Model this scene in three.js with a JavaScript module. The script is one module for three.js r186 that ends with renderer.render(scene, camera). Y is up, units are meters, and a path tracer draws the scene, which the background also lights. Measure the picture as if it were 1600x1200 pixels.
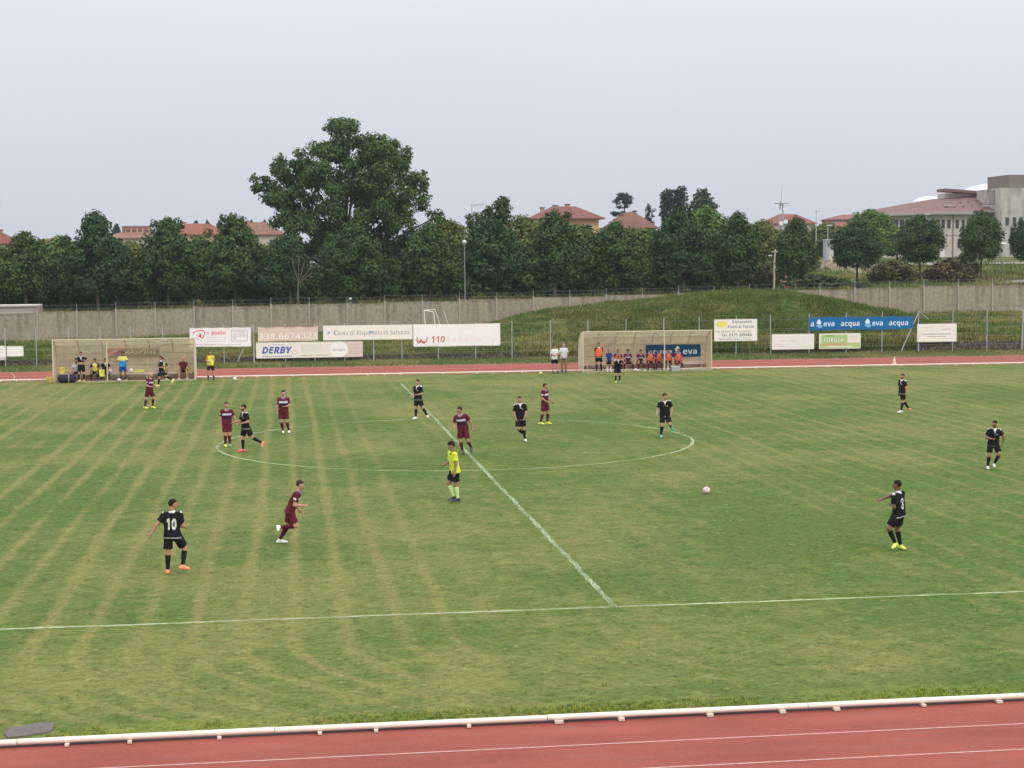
import * as THREE from 'three';
import { mergeGeometries } from 'three/addons/utils/BufferGeometryUtils.js';

// ---------------------------------------------------------------- camera, sky, sun, exposure
// origin: centre spot of the pitch; x along the pitch, z towards the stand where the photographer stood
const scene = new THREE.Scene();
const camera = new THREE.PerspectiveCamera(26.16, 4 / 3, 0.5, 4000);
camera.position.set(-6.475, 6.988, 63.695);
{
  const R = new THREE.Vector3(0.99072, -0.00814, 0.13569), U = new THREE.Vector3(0.01815, 0.99719, -0.07272), F = new THREE.Vector3(0.13472, -0.07451, -0.98808);
  camera.quaternion.setFromRotationMatrix(new THREE.Matrix4().makeBasis(R, U, F.clone().negate()));
}
scene.add(camera);
const renderer = new THREE.WebGLRenderer({ antialias: true });
renderer.setSize(1024, 768);
renderer.toneMapping = THREE.LinearToneMapping;
renderer.toneMappingExposure = 1.0;
renderer.shadowMap.enabled = true;
const SKY = 0.60, SUN = 1.15;
{
  // overcast sky: brighter overhead than at the horizon, faint cloud texture
  const W = 512, H = 256, d = new Float32Array(W * H * 4);
  const g = (x, y) => { const s = Math.sin(x * 127.1 + y * 311.7) * 43758.5453; return s - Math.floor(s); };
  const vn = (x, y, w) => { const i = Math.floor(x), j = Math.floor(y), u = x - i, v = y - j, a = u * u * (3 - 2 * u), b = v * v * (3 - 2 * v), m = k => ((k % w) + w) % w;
    return (g(m(i), j) * (1 - a) + g(m(i + 1), j) * a) * (1 - b) + (g(m(i), j + 1) * (1 - a) + g(m(i + 1), j + 1) * a) * b; };
  for (let j = 0; j < H; j++) for (let i = 0; i < W; i++) {
    const el = ((j + 0.5) / H - 0.5) * Math.PI, s = Math.max(0, Math.sin(el));
    const n = vn(i / W * 24, j / H * 40, 24) * 0.6 + vn(i / W * 64, j / H * 110, 64) * 0.4 - 0.5;
    const L = SKY * (1 + 2.0 * s) * (1 + 0.05 * n);
    const t = Math.min(1, s * 3);
    const k = (j * W + i) * 4;
    d[k] = L * (0.99 + 0.05 * t); d[k + 1] = L * (1.04 + 0.01 * t); d[k + 2] = L * (1.15 - 0.03 * t); d[k + 3] = 1;
  }
  const t = new THREE.DataTexture(d, W, H, THREE.RGBAFormat, THREE.FloatType);
  t.mapping = THREE.EquirectangularReflectionMapping; t.magFilter = THREE.LinearFilter; t.minFilter = THREE.LinearFilter; t.needsUpdate = true;
  scene.background = t; scene.environment = t;
}
const sun = new THREE.DirectionalLight(new THREE.Color(1.0, 0.93, 0.82), SUN);
sun.position.set(60, 110, 75); sun.target.position.set(0, 0, -20); sun.name = 'sun';
sun.castShadow = true; sun.shadow.radius = 26;
Object.assign(sun.shadow.camera, { left: -130, right: 130, top: 130, bottom: -130, near: 1, far: 500 });
sun.shadow.mapSize.set(2048, 2048);
scene.add(sun, sun.target);
scene.fog = new THREE.FogExp2(new THREE.Color(0.80, 0.83, 0.90), 0.00017);

// ---------------------------------------------------------------- helpers
const V = (x, y, z) => new THREE.Vector3(x, y, z);
let seedState = 1;
const reseed = s => { seedState = s >>> 0; };
const rnd = () => { seedState = (seedState + 0x6D2B79F5) >>> 0; let t = seedState; t = Math.imul(t ^ (t >>> 15), t | 1); t ^= t + Math.imul(t ^ (t >>> 7), t | 61); return ((t ^ (t >>> 14)) >>> 0) / 4294967296; };
const rr = (a, b) => a + (b - a) * rnd();
const clamp = (x, a = 0, b = 1) => Math.min(b, Math.max(a, x));
const sst = (a, b, x) => { const t = clamp((x - a) / (b - a)); return t * t * (3 - 2 * t); };
const lerp = (a, b, t) => a + (b - a) * t;
// tiling value noise from a 256 x 256 table
const NT = new Float32Array(65536);
reseed(77); for (let i = 0; i < 65536; i++) NT[i] = rnd();
function vnoise(x, y) {
  const i = Math.floor(x), j = Math.floor(y); let u = x - i, v = y - j; u = u * u * (3 - 2 * u); v = v * v * (3 - 2 * v);
  const a = i & 255, b = (i + 1) & 255, c = (j & 255) << 8, d = ((j + 1) & 255) << 8;
  const p = NT[c + a], q = NT[c + b], r = NT[d + a], s = NT[d + b];
  return p + (q - p) * u + (r - p) * v + (p - q - r + s) * u * v;
}
const fbm = (x, y) => (vnoise(x, y) * 0.5 + vnoise(x * 2.03 + 17, y * 2.03 + 5) * 0.27 + vnoise(x * 4.1 + 3, y * 4.1 + 29) * 0.15 + vnoise(x * 8.3 + 51, y * 8.3 + 7) * 0.08);
const sr = c => { c = clamp(c); return 255 * (c <= 0.0031308 ? 12.92 * c : 1.055 * Math.pow(c, 1 / 2.4) - 0.055); };
const SRT = new Uint8Array(4097); for (let i = 0; i < 4097; i++) SRT[i] = Math.round(sr(i / 4096));
const toS = c => SRT[(c < 0 ? 0 : c > 1 ? 1 : c) * 4096 | 0];
function dataTex(W, H, fn, srgb = true) {      // fn(u 0..1, v 0..1, out) writes linear rgb
  const d = new Uint8Array(W * H * 4), o = [0, 0, 0];
  for (let j = 0; j < H; j++) for (let i = 0; i < W; i++) {
    fn((i + 0.5) / W, (j + 0.5) / H, o); const k = (j * W + i) * 4;
    if (srgb) { d[k] = toS(o[0]); d[k + 1] = toS(o[1]); d[k + 2] = toS(o[2]); } else { d[k] = o[0] * 255; d[k + 1] = o[1] * 255; d[k + 2] = o[2] * 255; }
    d[k + 3] = 255;
  }
  const t = new THREE.DataTexture(d, W, H); t.magFilter = THREE.LinearFilter; t.minFilter = THREE.LinearMipmapLinearFilter; t.generateMipmaps = true;
  t.wrapS = t.wrapT = THREE.RepeatWrapping; if (srgb) t.colorSpace = THREE.SRGBColorSpace; t.needsUpdate = true; return t;
}
const lin = (r, g, b) => new THREE.Color().setRGB(r, g, b);
const matte = (o) => new THREE.MeshPhysicalMaterial({ specularIntensity: 0.25, ...o });      // cloth, grass, leaves, rough concrete: little gloss
const std = (r, g, b, rough = 0.85, extra = {}) => new THREE.MeshPhysicalMaterial({ color: lin(r, g, b), roughness: rough, specularIntensity: rough > 0.7 ? 0.3 : 0.8, ...extra });
const used = {};
function numbered(n) { const k = used[n] = (used[n] ?? -1) + 1; return k ? n + '_' + String(k).padStart(3, '0') : n; }
function mesh(name, geo, mat, parent) {
  const m = new THREE.Mesh(geo, mat); m.castShadow = m.receiveShadow = true; m.name = parent ? name : numbered(name); (parent || scene).add(m); return m;
}
function thing(name, label, category, pos = [0, 0, 0], turn = 0, group) {
  const o = new THREE.Group(); o.name = numbered(name); o.position.set(...pos); o.rotation.y = turn; scene.add(o);
  o.userData = { label, category }; if (group) o.userData.group = group; return o;
}
function tag(o, label, category, group) { o.userData = { label, category }; if (group) o.userData.group = group; return o; }
function struct(o, label, category) { o.userData = { kind: 'structure', label, category }; return o; }
function box(w, h, d, x = 0, y = 0, z = 0, ry = 0) { const g = new THREE.BoxGeometry(w, h, d); if (ry) g.rotateY(ry); g.translate(x, y, z); return g; }
function tube(pts, r, seg = 6, n) { const c = pts.length === 2 ? new THREE.LineCurve3(pts[0], pts[1]) : new THREE.CatmullRomCurve3(pts); return new THREE.TubeGeometry(c, n || (pts.length === 2 ? 1 : pts.length * 3), r, seg, false); }
function rod(a, b, r0, r1 = r0, seg = 8) {     // closed tapered rod
  const d = b.clone().sub(a), g = new THREE.CylinderGeometry(r1, r0, d.length(), seg, 1);
  g.applyQuaternion(new THREE.Quaternion().setFromUnitVectors(V(0, 1, 0), d.clone().normalize())); g.translate((a.x + b.x) / 2, (a.y + b.y) / 2, (a.z + b.z) / 2); return g;
}
const strip = g => { const n = g.index ? g.toNonIndexed() : g; return n; };
const merge = gs => mergeGeometries(gs.map(strip), false);
// ---------------------------------------------------------------- terrain
const WZ = -85;                                            // boundary wall
const wallTop = x => lerp(2.72, 4.3, clamp((x + 32) / 88)) ;
const wallBase = x => wallTop(x) - 2.5;
const RIDGE = [[11, 1.2], [14.5, 2.0], [17.8, 2.5], [20.6, 2.68], [23.3, 3.0], [26.1, 3.26], [30.3, 3.55], [34.5, 3.84], [37.4, 3.78], [40.2, 3.24], [43.1, 2.6], [45.7, 2.05], [49, 1.4]];
const ridgeY = x => { if (x <= 11 || x >= 49) return -9; let i = 0; while (RIDGE[i + 1][0] < x) i++; return lerp(RIDGE[i][1], RIDGE[i + 1][1], (x - RIDGE[i][0]) / (RIDGE[i + 1][0] - RIDGE[i][0])); };
function groundY(x, z) {
  if (z > -53.9) return -0.03;
  let y;
  if (z > WZ) {
    const b = lerp(0.28, 0.75, sst(0, 45, x)) ;
    const t = clamp((-54 - z) / 3.5), q = clamp((-57.5 - z) / 27);
    y = lerp(0.05, b, t) + (wallBase(x) - b) * q;
    // grassy spoil heap piled against the wall
    const r = ridgeY(x); if (r > y) y += (r - y) * sst(-60.5, -73, z + (fbm(x * 0.3, 5) - 0.5) * 3);
    y += (fbm(x * 0.6, z * 0.6) - 0.5) * 0.3 * t + (fbm(x * 2.1 + 9, z * 2.1) - 0.5) * 0.18 * t;
  } else {
    const s = wallTop(x) - 0.55, far = lerp(6.2, 6.95, clamp((x + 20) / 90));
    y = lerp(s, far, sst(0, 95, WZ - 6 - z));
    y += (fbm(x * 0.35, z * 0.35) - 0.5) * 0.35;
    // heaps of earth and gravel left of the school
    y += 1.6 * Math.exp(-(((x - 59) / 3.5) ** 2 + ((z + 134) / 4) ** 2)) + 1.1 * Math.exp(-(((x - 66) / 4.5) ** 2 + ((z + 138) / 4) ** 2));
    if (z < -300) y = lerp(y, 6.3, sst(-300, -600, z));
  }
  return y;
}
{
  const xs = [], zs = [];
  for (let x = -1500; x < -120; x += 115) xs.push(x);
  for (let x = -120; x < -45; x += 5) xs.push(x);
  for (let x = -45; x < 80; x += 0.8) xs.push(x);
  for (let x = 80; x < 140; x += 4) xs.push(x);
  for (let x = 140; x <= 1700; x += 120) xs.push(x);
  for (let z = 200; z > -40; z -= 30) zs.push(z);
  zs.push(-45, -53.8); for (let z = -54; z > WZ + 0.1; z -= 0.8) zs.push(z);
  zs.push(WZ + 0.02, WZ - 0.02); for (let z = WZ - 0.8; z > -150; z -= 1.2) zs.push(z);
  for (let z = -150; z > -320; z -= 8) zs.push(z); for (let z = -320; z >= -2200; z -= 140) zs.push(z);
  const P = [], N = [], UV = [], I = [], nx = xs.length;
  for (const z of zs) for (const x of xs) { P.push(x, groundY(x, z), z); UV.push(x / 8, z / 8); }
  for (let j = 0; j < zs.length - 1; j++) for (let i = 0; i < nx - 1; i++) { const a = j * nx + i; I.push(a, a + 1, a + nx, a + 1, a + nx + 1, a + nx); }
  // colour: meadow grass, dry patches, bare earth
  const C = [];
  for (const z of zs) for (const x of xs) {
    const n = fbm(x * 0.23 + 4, z * 0.23), m = fbm(x * 0.9 + 31, z * 0.9), dry = clamp((n - 0.5) * 5 + 0.35 + (m - 0.5) * 2.2);
    let c = [lerp(0.09, 0.19, dry), lerp(0.13, 0.18, dry), lerp(0.033, 0.057, dry)];
    if (z < -53 && z > -58.5) { const k = clamp(0.3 + (m - 0.5) * 3) * (1 - sst(-57, -58.5, z)); c = c.map((v, i) => lerp(v, [0.10, 0.08, 0.04][i], k)); }
    if (z < WZ) {
      const heap = Math.exp(-(((x - 62) / 9) ** 2 + ((z + 135) / 6) ** 2)); const k = clamp((heap - 0.35) * 3 + (m - 0.5));
      c = c.map((v, i) => lerp(v, [0.33, 0.27, 0.19][i], k));
      if (z < -400) c = [0.05, 0.07, 0.03];
    }
    C.push(...c);
  }
  const g = new THREE.BufferGeometry(); g.setAttribute('position', new THREE.Float32BufferAttribute(P, 3)); g.setAttribute('uv', new THREE.Float32BufferAttribute(UV, 2)); g.setAttribute('color', new THREE.Float32BufferAttribute(C, 3)); g.setIndex(I);
  g.computeVertexNormals();
  const tx = dataTex(512, 512, (u, v, o) => { const n = 0.62 + 0.75 * (vnoise(u * 64, v * 64) * 0.5 + vnoise(u * 128 + 9, v * 128) * 0.5), h = (vnoise(u * 32 + 40, v * 32) - 0.5) * 0.25; o[0] = clamp(n * (0.72 + h)); o[1] = clamp(n * 0.74); o[2] = clamp(n * (0.7)); });
  struct(mesh('ground', g, matte({ vertexColors: true, map: tx, roughness: 1 })), 'rough grass ground rising gently towards the trees and houses', 'ground');
}
// ---------------------------------------------------------------- the mown field inside the track
const FZ0 = -38.17, FZ1 = 39.36;
function fieldColor(x, z, fine, o) {
  // mowing runs across the pitch every metre; near the touchline the tractor swung round
  const s = z > 33.3 ? x - 0.11 * (z - 33.3) ** 2 : x, amp = 1.05 - 0.4 * sst(36, 37.6, z);
  const wob = (fbm(s * 0.7 + 8, z * 0.11) - 0.5) * 0.34;
  const ph = (s + wob + 5.4) / 0.972, f = ph - Math.floor(ph), tri = Math.abs(f - 0.5) * 2;   // 1 on the pale strip
  const row = NT[(Math.floor(ph + 0.5) & 255) + 512];
  const zone = 0.26 + 0.74 * sst(-2, -6, x) + 0.42 * sst(4, 9, x);
  const patch = fbm(x * 0.16 + 2, z * 0.13 + 7), mid = fbm(x * 0.55, z * 0.42 + 3), brk = fbm(x * 0.9 + 70, z * 0.35 + 11);
  let dry = 1.05 * sst(0.5, 1, tri) * zone * amp * (0.45 + 0.75 * row) * clamp(0.35 + brk * 1.3);
  dry *= 0.78;
  dry += (patch - 0.5) * 1.3 + (mid - 0.5) * 1.0 + 0.13;
  // far side turns yellower in patches with distance; dry strip round the outside near the rail
  dry += 0.42 * sst(-12, -34, z) * mid + 0.30 * sst(33, 35.6, z) * (1 - sst(37.0, 38.2, z)) * (0.4 + mid) + 0.1;
  dry += (vnoise(x * 2.3 + 60, z * 3.1) - 0.5) * 0.5; dry = clamp(dry);
  const q = vnoise(x * 6.5 + 3, z * 9) * 0.45 + vnoise(x * 17 + 9, z * 21) * 0.55;
  const fq = fine ? vnoise(x * 43, z * 51) : 0.5;
  const tone = 0.50 + 0.62 * q + 0.36 * fq;
  let r = lerp(0.083, 0.183, dry), g = lerp(0.134, 0.186, dry), b = lerp(0.027, 0.055, dry);
  const spk = vnoise(x * 11 + 70, z * 16 + 33); if (spk > 0.74) { const k = (spk - 0.74) * 3.2; r *= 1 - k * 0.6; g *= 1 - k * 0.42; b *= 1 - k * 0.4; }
  const spk2 = vnoise(x * 9 + 170, z * 13 + 133); if (spk2 > 0.82) { const k = (spk2 - 0.82) * 2.8; r = lerp(r, 0.30, k); g = lerp(g, 0.29, k); b = lerp(b, 0.11, k); }
  // lush weeds along the rail
  const w = sst(38.0, 39.2, z) * clamp(fbm(x * 0.5 + 90, z * 0.6) * 2.4 - 0.7);
  r = lerp(r, 0.17, w * 0.8); g = lerp(g, 0.21, w * 0.8); b = lerp(b, 0.03, w * 0.8);
  o[0] = r * tone; o[1] = g * tone; o[2] = b * tone;
}
function sheet(name, x0, x1, z0, z1, y, mat, uvm) {
  const g = new THREE.PlaneGeometry(x1 - x0, z1 - z0); g.rotateX(-Math.PI / 2); g.translate((x0 + x1) / 2, y, (z0 + z1) / 2);
  if (uvm) { const p = g.attributes.position, u = g.attributes.uv; for (let i = 0; i < p.count; i++) u.setXY(i, p.getX(i) / uvm, p.getZ(i) / uvm); }
  return mesh(name, g, mat);
}
function fieldTile(x0, x1, z0, z1, W, H, fine, label) {
  const t = dataTex(W, H, (u, v, o) => fieldColor(lerp(x0, x1, u), lerp(z1, z0, v), fine, o));
  t.wrapS = t.wrapT = THREE.ClampToEdgeWrapping; t.anisotropy = 8;
  struct(sheet('grass_pitch', x0, x1, z0, z1, 0, matte({ map: t, roughness: 0.95 })), label, 'pitch');
}
fieldTile(-22, 24, 8, FZ1, 2048, 2048, true, 'mown grass of the near half of the pitch');
fieldTile(-46, 54, FZ0, 8, 2048, 2048, false, 'mown grass of the far half of the pitch');
fieldTile(-75, -46, FZ0, 8, 256, 512, false, 'mown grass at the far left of the pitch');
fieldTile(54, 75, FZ0, 8, 256, 512, false, 'mown grass at the far right of the pitch');
fieldTile(-75, -22, 8, FZ1, 512, 512, false, 'mown grass at the near left of the pitch');
fieldTile(24, 75, 8, FZ1, 512, 512, false, 'mown grass at the near right of the pitch');
// worn lime lines, laid over the grass
const limeAlpha = dataTex(1024, 256, (u, v, o) => {
  const e = Math.abs(v - 0.5) * 2, n = fbm(u * 64, v * 6), m = vnoise(u * 256, v * 24), l = fbm(u * 9 + 5, 3);
  const a = clamp((1.0 - e) * 2.6 - 0.25 + (n - 0.5) * 2.2) * clamp(0.2 + m * 0.95 + (n - 0.45) * 1.2) * clamp(0.15 + l * 1.25); o[0] = o[1] = o[2] = a;
}, false);
const lime = (rep, col) => { const t = limeAlpha.clone(); t.repeat.set(rep, 1); t.needsUpdate = true; return matte({ color: lin(...col), alphaMap: t, transparent: true, roughness: 1 }); };
function lineStrip(name, pts, w, label, rep, col) {
  const P = [], UV = [], I = [];
  pts.forEach((p, i) => { const a = pts[Math.max(0, i - 1)], b = pts[Math.min(pts.length - 1, i + 1)]; let dx = b[0] - a[0], dz = b[1] - a[1]; const l = Math.hypot(dx, dz); dx /= l; dz /= l; const j = (vnoise(i * 0.7, pts.length) - 0.5) * 0.05;
    P.push(p[0] - dz * (w / 2 + 0) + dz * j, 0.005, p[1] + dx * w / 2 - dx * j, p[0] + dz * w / 2 + dz * j, 0.005, p[1] - dx * w / 2 - dx * j); const u = i / (pts.length - 1); UV.push(u, 0, u, 1); if (i) { const k = i * 2; I.push(k - 2, k - 1, k, k - 1, k + 1, k); } });
  const g = new THREE.BufferGeometry(); g.setAttribute('position', new THREE.Float32BufferAttribute(P, 3)); g.setAttribute('uv', new THREE.Float32BufferAttribute(UV, 2)); g.setIndex(I); g.computeVertexNormals();
  struct(mesh(name, g, lime(rep, col)), label, 'pitch marking');
}
const range = (n, f) => Array.from({ length: n }, (_, i) => f(i));
lineStrip('touchline_marking', range(160, i => [-52 + 104 * i / 159, 31.35]), 0.15, 'worn white near touchline across the grass', 8, [0.5, 0.56, 0.36]);
lineStrip('touchline_marking', range(160, i => [-52 + 104 * i / 159, -31.35]), 0.10, 'faint white far touchline near the dugouts', 8, [0.24, 0.3, 0.14]);
lineStrip('halfway_line_marking', range(80, i => [0, -31.3 + 62.72 * i / 79]), 0.18, 'worn white halfway line running away from the near touchline', 5, [0.35, 0.44, 0.25]);
lineStrip('centre_circle_marking', range(160, i => { const a = i / 159 * Math.PI * 2; return [Math.cos(a) * 9.15, Math.sin(a) * 9.15]; }), 0.17, 'worn white centre circle on the grass', 3, [0.42, 0.49, 0.27]);
// ---------------------------------------------------------------- running track, both straights
const trackTex = dataTex(1024, 1024, (u, v, o) => { const n = vnoise(u * 256, v * 256) * 0.5 + vnoise(u * 512, v * 512) * 0.5, m = fbm(u * 5 + 4, v * 16), t = 0.80 + 0.24 * n + (m - 0.5) * 0.42; const d = clamp((fbm(u * 11 + 30, v * 40) - 0.58) * 3); o[0] = lerp(0.315, 0.29, d) * t; o[1] = lerp(0.088, 0.105, d) * t; o[2] = lerp(0.065, 0.082, d) * t; });
trackTex.wrapS = trackTex.wrapT = THREE.MirroredRepeatWrapping;
const trackMat = matte({ map: trackTex, roughness: 0.9 });
struct(sheet('running_track', -75, 75, 39.36, 48.5, 0, trackMat, 9), 'red rubber running track along the near side', 'track');
struct(sheet('running_track', -75, 75, -47.05, FZ0, 0, trackMat, 9), 'red rubber running track along the far side behind the dugouts', 'track');
const laneMat = matte({ map: dataTex(512, 8, (u, v, o) => { const n = 0.75 + 0.3 * vnoise(u * 256, v * 3); o[0] = 0.62 * n; o[1] = 0.40 * n; o[2] = 0.34 * n; }), roughness: 0.8 });
for (let k = 1; k <= 7; k++) struct(sheet('lane_line', -75, 75, 39.41 + 1.22 * k - 0.02, 39.41 + 1.22 * k + 0.02, 0.005, laneMat, 9), 'thin white lane line on the near track', 'track marking');
for (let k = 1; k <= 6; k++) struct(sheet('lane_line', -75, 75, -38.2 - 1.22 * k - 0.022, -38.2 - 1.22 * k + 0.022, 0.005, laneMat, 9), 'thin white lane line on the far track', 'track marking');
struct(sheet('lane_line', -75, 75, -47.05, -46.93, 0.005, laneMat, 9), 'white outer edge line of the far track', 'track marking');
{ // curved start mark on the far track
  const P = []; for (let i = 0; i <= 14; i++) { const t = i / 14; P.push(V(-24.2 + 1.1 * Math.sin(t * 1.6) + 0.1, 0.008, lerp(-46, -38.6, t))); }
  struct(mesh('lane_line', new THREE.TubeGeometry(new THREE.CatmullRomCurve3(P), 30, 0.03, 4), laneMat), 'curved white start mark on the far track', 'track marking').scale.set(1, 0.2, 1);
}
// dirt gutter and grass verge beside the tracks
struct(sheet('gutter', -75, 75, 39.30, 39.40, 0.004, std(0.045, 0.045, 0.05, 0.9)), 'dark gutter strip between grass and near rail', 'gutter');
// white tube rail on little feet round the inside of the track
function kerbRail(z, x0, x1, r, label, dirSide) {
  const t = thing('track_rail', label, 'rail', [0, 0, z]);
  const pm = std(0.80, 0.74, 0.64, 0.5), fm = std(0.7, 0.58, 0.48, 0.7);
  let x = x0; reseed(Math.round(z * 10 + 9000));
  while (x < x1) { const L = rr(3.6, 4.2), g = rod(V(x + 0.006, 0.085, 0), V(Math.min(x + L, x1) - 0.006, 0.085 + rr(-0.004, 0.004), rr(-0.008, 0.008)), r, r, 10); mesh('tube', g, pm, t); x += L; }
  const fg = [box(0.09, 0.04, 0.14), box(0.06, 0.035, 0.15), box(0.13, 0.04, 0.13)];
  for (x = x0 + 0.4; x < x1; x += rr(0.75, 1.5)) { const m = mesh('foot', fg[Math.floor(rr(0, 3))], fm, t); m.position.set(x, 0.03, dirSide * 0.035); m.rotation.y = rr(-0.1, 0.1); }
}
kerbRail(39.42, -26, 22, 0.045, 'white tube rail along the near track edge', 1);
kerbRail(-38.17, -48, 56, 0.045, 'white tube rail along the far track edge behind the dugouts', 1);
{ // grey slab lying in the grass, bottom left
  const s = new THREE.Shape(); const o = [[-0.34, -0.12], [-0.33, 0.14], [-0.2, 0.17], [-0.1, 0.2], [0.0, 0.30], [0.16, 0.36], [0.30, 0.33], [0.33, 0.1], [0.31, -0.14], [0.14, -0.22], [-0.05, -0.32], [-0.26, -0.36]];
  s.moveTo(...o[0]); for (const p of o.slice(1)) s.lineTo(...p); s.closePath();
  const g = new THREE.ExtrudeGeometry(s, { depth: 0.03, bevelSize: 0.01, bevelThickness: 0.008, bevelSegments: 1, curveSegments: 3 }); g.rotateX(-Math.PI / 2);
  const tx = dataTex(128, 128, (u, v, o) => { const n = 0.7 + 0.6 * fbm(u * 20, v * 20); o[0] = 0.15 * n; o[1] = 0.135 * n; o[2] = 0.125 * n; });
  const m = tag(mesh('drain_cover', g, matte({ map: tx, roughness: 0.9 })), 'flat grey concrete drain cover in the grass beside the rail', 'drain cover'); m.position.set(-10.4, -0.008, 38.56);
}
// ---------------------------------------------------------------- concrete boundary wall
{
  const t = thing('boundary_wall', 'long stained concrete panel wall in front of the trees', 'wall', [0, 0, WZ]);
  const mats = range(7, k => matte({ roughness: 0.95, map: dataTex(128, 256, (u, v, o) => {
    const st = vnoise(u * 7 + k * 37, v * 1.2 + k), st2 = vnoise(u * 9 + k * 11, v * 2.2), n = fbm(u * 9 + k * 5, v * 16), b = 0.88 + 0.05 * (k % 3);
    const run = clamp((st - 0.6) * 2.0) * clamp(v * 1.1 + 0.15 + (st2 - 0.5)) + 0.6 * clamp((v - 0.935 + (st2 - 0.5) * 0.10) * 30) ;      // rain streaks and black lichen on the top edge
    const m = b * (0.80 + 0.45 * (n - 0.5) + 0.10 * (st2 - 0.5)); const q = 1 - 0.42 * clamp(run);
    o[0] = 0.46 * m * q; o[1] = 0.395 * m * q; o[2] = 0.295 * m * q; }) }));
  const pm = matte({ roughness: 0.95, map: dataTex(32, 128, (u, v, o) => { const m = 0.8 + 0.4 * fbm(u * 6, v * 20); o[0] = 0.40 * m; o[1] = 0.36 * m; o[2] = 0.30 * m; }) });
  const wm = std(0.16, 0.18, 0.17, 0.6, { metalness: 0.3 });
  reseed(5);
  const pg = box(0.16, 1, 0.22);
  const gBar = box(0.03, 0.62, 0.03);
  let prevTop = null;
  for (let k = -5; k < 33; k++) {
    const x = -28 + 3.37 * k, top = Math.round(wallTop(x + 1.7) / 0.13) * 0.13, base = Math.min(groundY(x, WZ + 0.1), groundY(x + 3.3, WZ + 0.1)) - 0.5;
    const h = top - base;
    for (let i = 0; i < 2; i++) {
      const w = 1.598, m = mesh('panel', new THREE.BoxGeometry(w, h + rr(-0.012, 0.012), 0.1), mats[Math.floor(rr(0, 7))], t);
      m.position.set(x + 0.083 + 0.005 + w / 2 + i * 1.606, base + h / 2, rr(-0.012, 0.012));
    }
    const p = mesh('post', pg, pm, t); const pt = Math.max(top, prevTop ?? top); p.scale.y = pt - base + 0.05; p.position.set(x, base + (pt - base + 0.05) / 2, 0.03);
    const b = mesh('fence_bar', gBar, std(0.42, 0.44, 0.43, 0.6), t); b.position.set(x, pt + 0.33, 0.05);
    for (const dy of [0.22, 0.55]) mesh('wire', rod(V(x, pt + dy, 0.05), V(x + 3.37, top + dy, 0.05), 0.011, 0.011, 5), wm, t);
    // dark wire netting strung between the bars
    const gs = []; for (let i = 0; i < 22; i++) gs.push(rod(V(x + i * 0.153, top + 0.2, 0.05), V(x + i * 0.153, top + 0.56, 0.05), 0.005, 0.005, 3));
    mesh('netting', merge(gs), wm, t);
    prevTop = top;
  }
}
// ---------------------------------------------------------------- spectator fence on the far side of the track, low kerb wall under it
{
  const t = thing('wire_fence', 'grey metal post and wire fence behind the far track', 'fence', [0, 0, -53.8]);
  const m1 = std(0.50, 0.53, 0.52, 0.55, { metalness: 0.35 }), m2 = std(0.36, 0.44, 0.42, 0.6), wm = std(0.3, 0.31, 0.31, 0.5, { metalness: 0.4 });
  const xs = [-32.2, -30, -27.85, -25.7, -23.61, -21.45, -19.29, -17.2, -15.06, -12.95, -10.83, -8.75, -6.56, -4.5, -2.4, -0.35, 1.65, 4.26, 6.93, 9.56, 12.36, 15.12, 17.9, 20.7, 23.33, 26.11, 28.72, 31.64, 34.48, 37.23, 40.06, 42.7, 45.41, 48.23, 51, 53.8, 56.5];
  const top = x => 2.66 + 0.38 * sst(10, 45, x);
  xs.forEach((x, i) => { mesh('post', rod(V(x, -0.05, 0), V(x + (vnoise(i * 3.3, 1) - 0.5) * 0.06, top(x), 0), x === 40.06 || x === -8.75 ? 0.055 : 0.034, 0.032, 8), i % 3 === 1 ? m2 : m1, t); });
  for (const y of [0.5, 1.1, 1.8, 2.5]) for (let i = 0; i < xs.length - 1; i++) mesh('wire', rod(V(xs[i], y, 0.03), V(xs[i + 1], y, 0.03), 0.006, 0.006, 4), wm, t);
  for (const [x, dx] of [[40.06, -1.35], [-8.75, -1.15], [48.25, -0.15]]) mesh('brace', rod(V(x, top(x) - 0.05, 0.05), V(x + dx, 0.05, 0.05), 0.035, 0.035, 7), m1, t);
  mesh('brace', rod(V(40.1, 2.95, 0.02), V(40.95, 2.35, -0.3), 0.022, 0.022, 6), m1, t);
  const kt = thing('kerb_wall', 'low mossy concrete kerb under the wire fence', 'kerb', [0, 0, -54.1]);
  const km = range(4, k => matte({ roughness: 1, map: dataTex(128, 32, (u, v, o) => { const n = fbm(u * 16 + k * 9, v * 6), d = clamp((n - 0.42) * 4); o[0] = lerp(0.065, 0.17, d); o[1] = lerp(0.06, 0.145, d); o[2] = lerp(0.045, 0.115, d); }) }));
  reseed(8);
  for (let x = -46; x < 66; x += 2) { const h = x >= 40 ? 0.66 : x > 8 && x < 40 ? 0.14 : 0.36; const g = mesh('kerb_block', box(1.985, h + 0.2, 0.18), km[Math.floor(rr(0, 4))], kt); g.position.set(x + 1, h / 2 - 0.1 + rr(-0.025, 0.02), rr(-0.03, 0.03)); }
}
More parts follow.
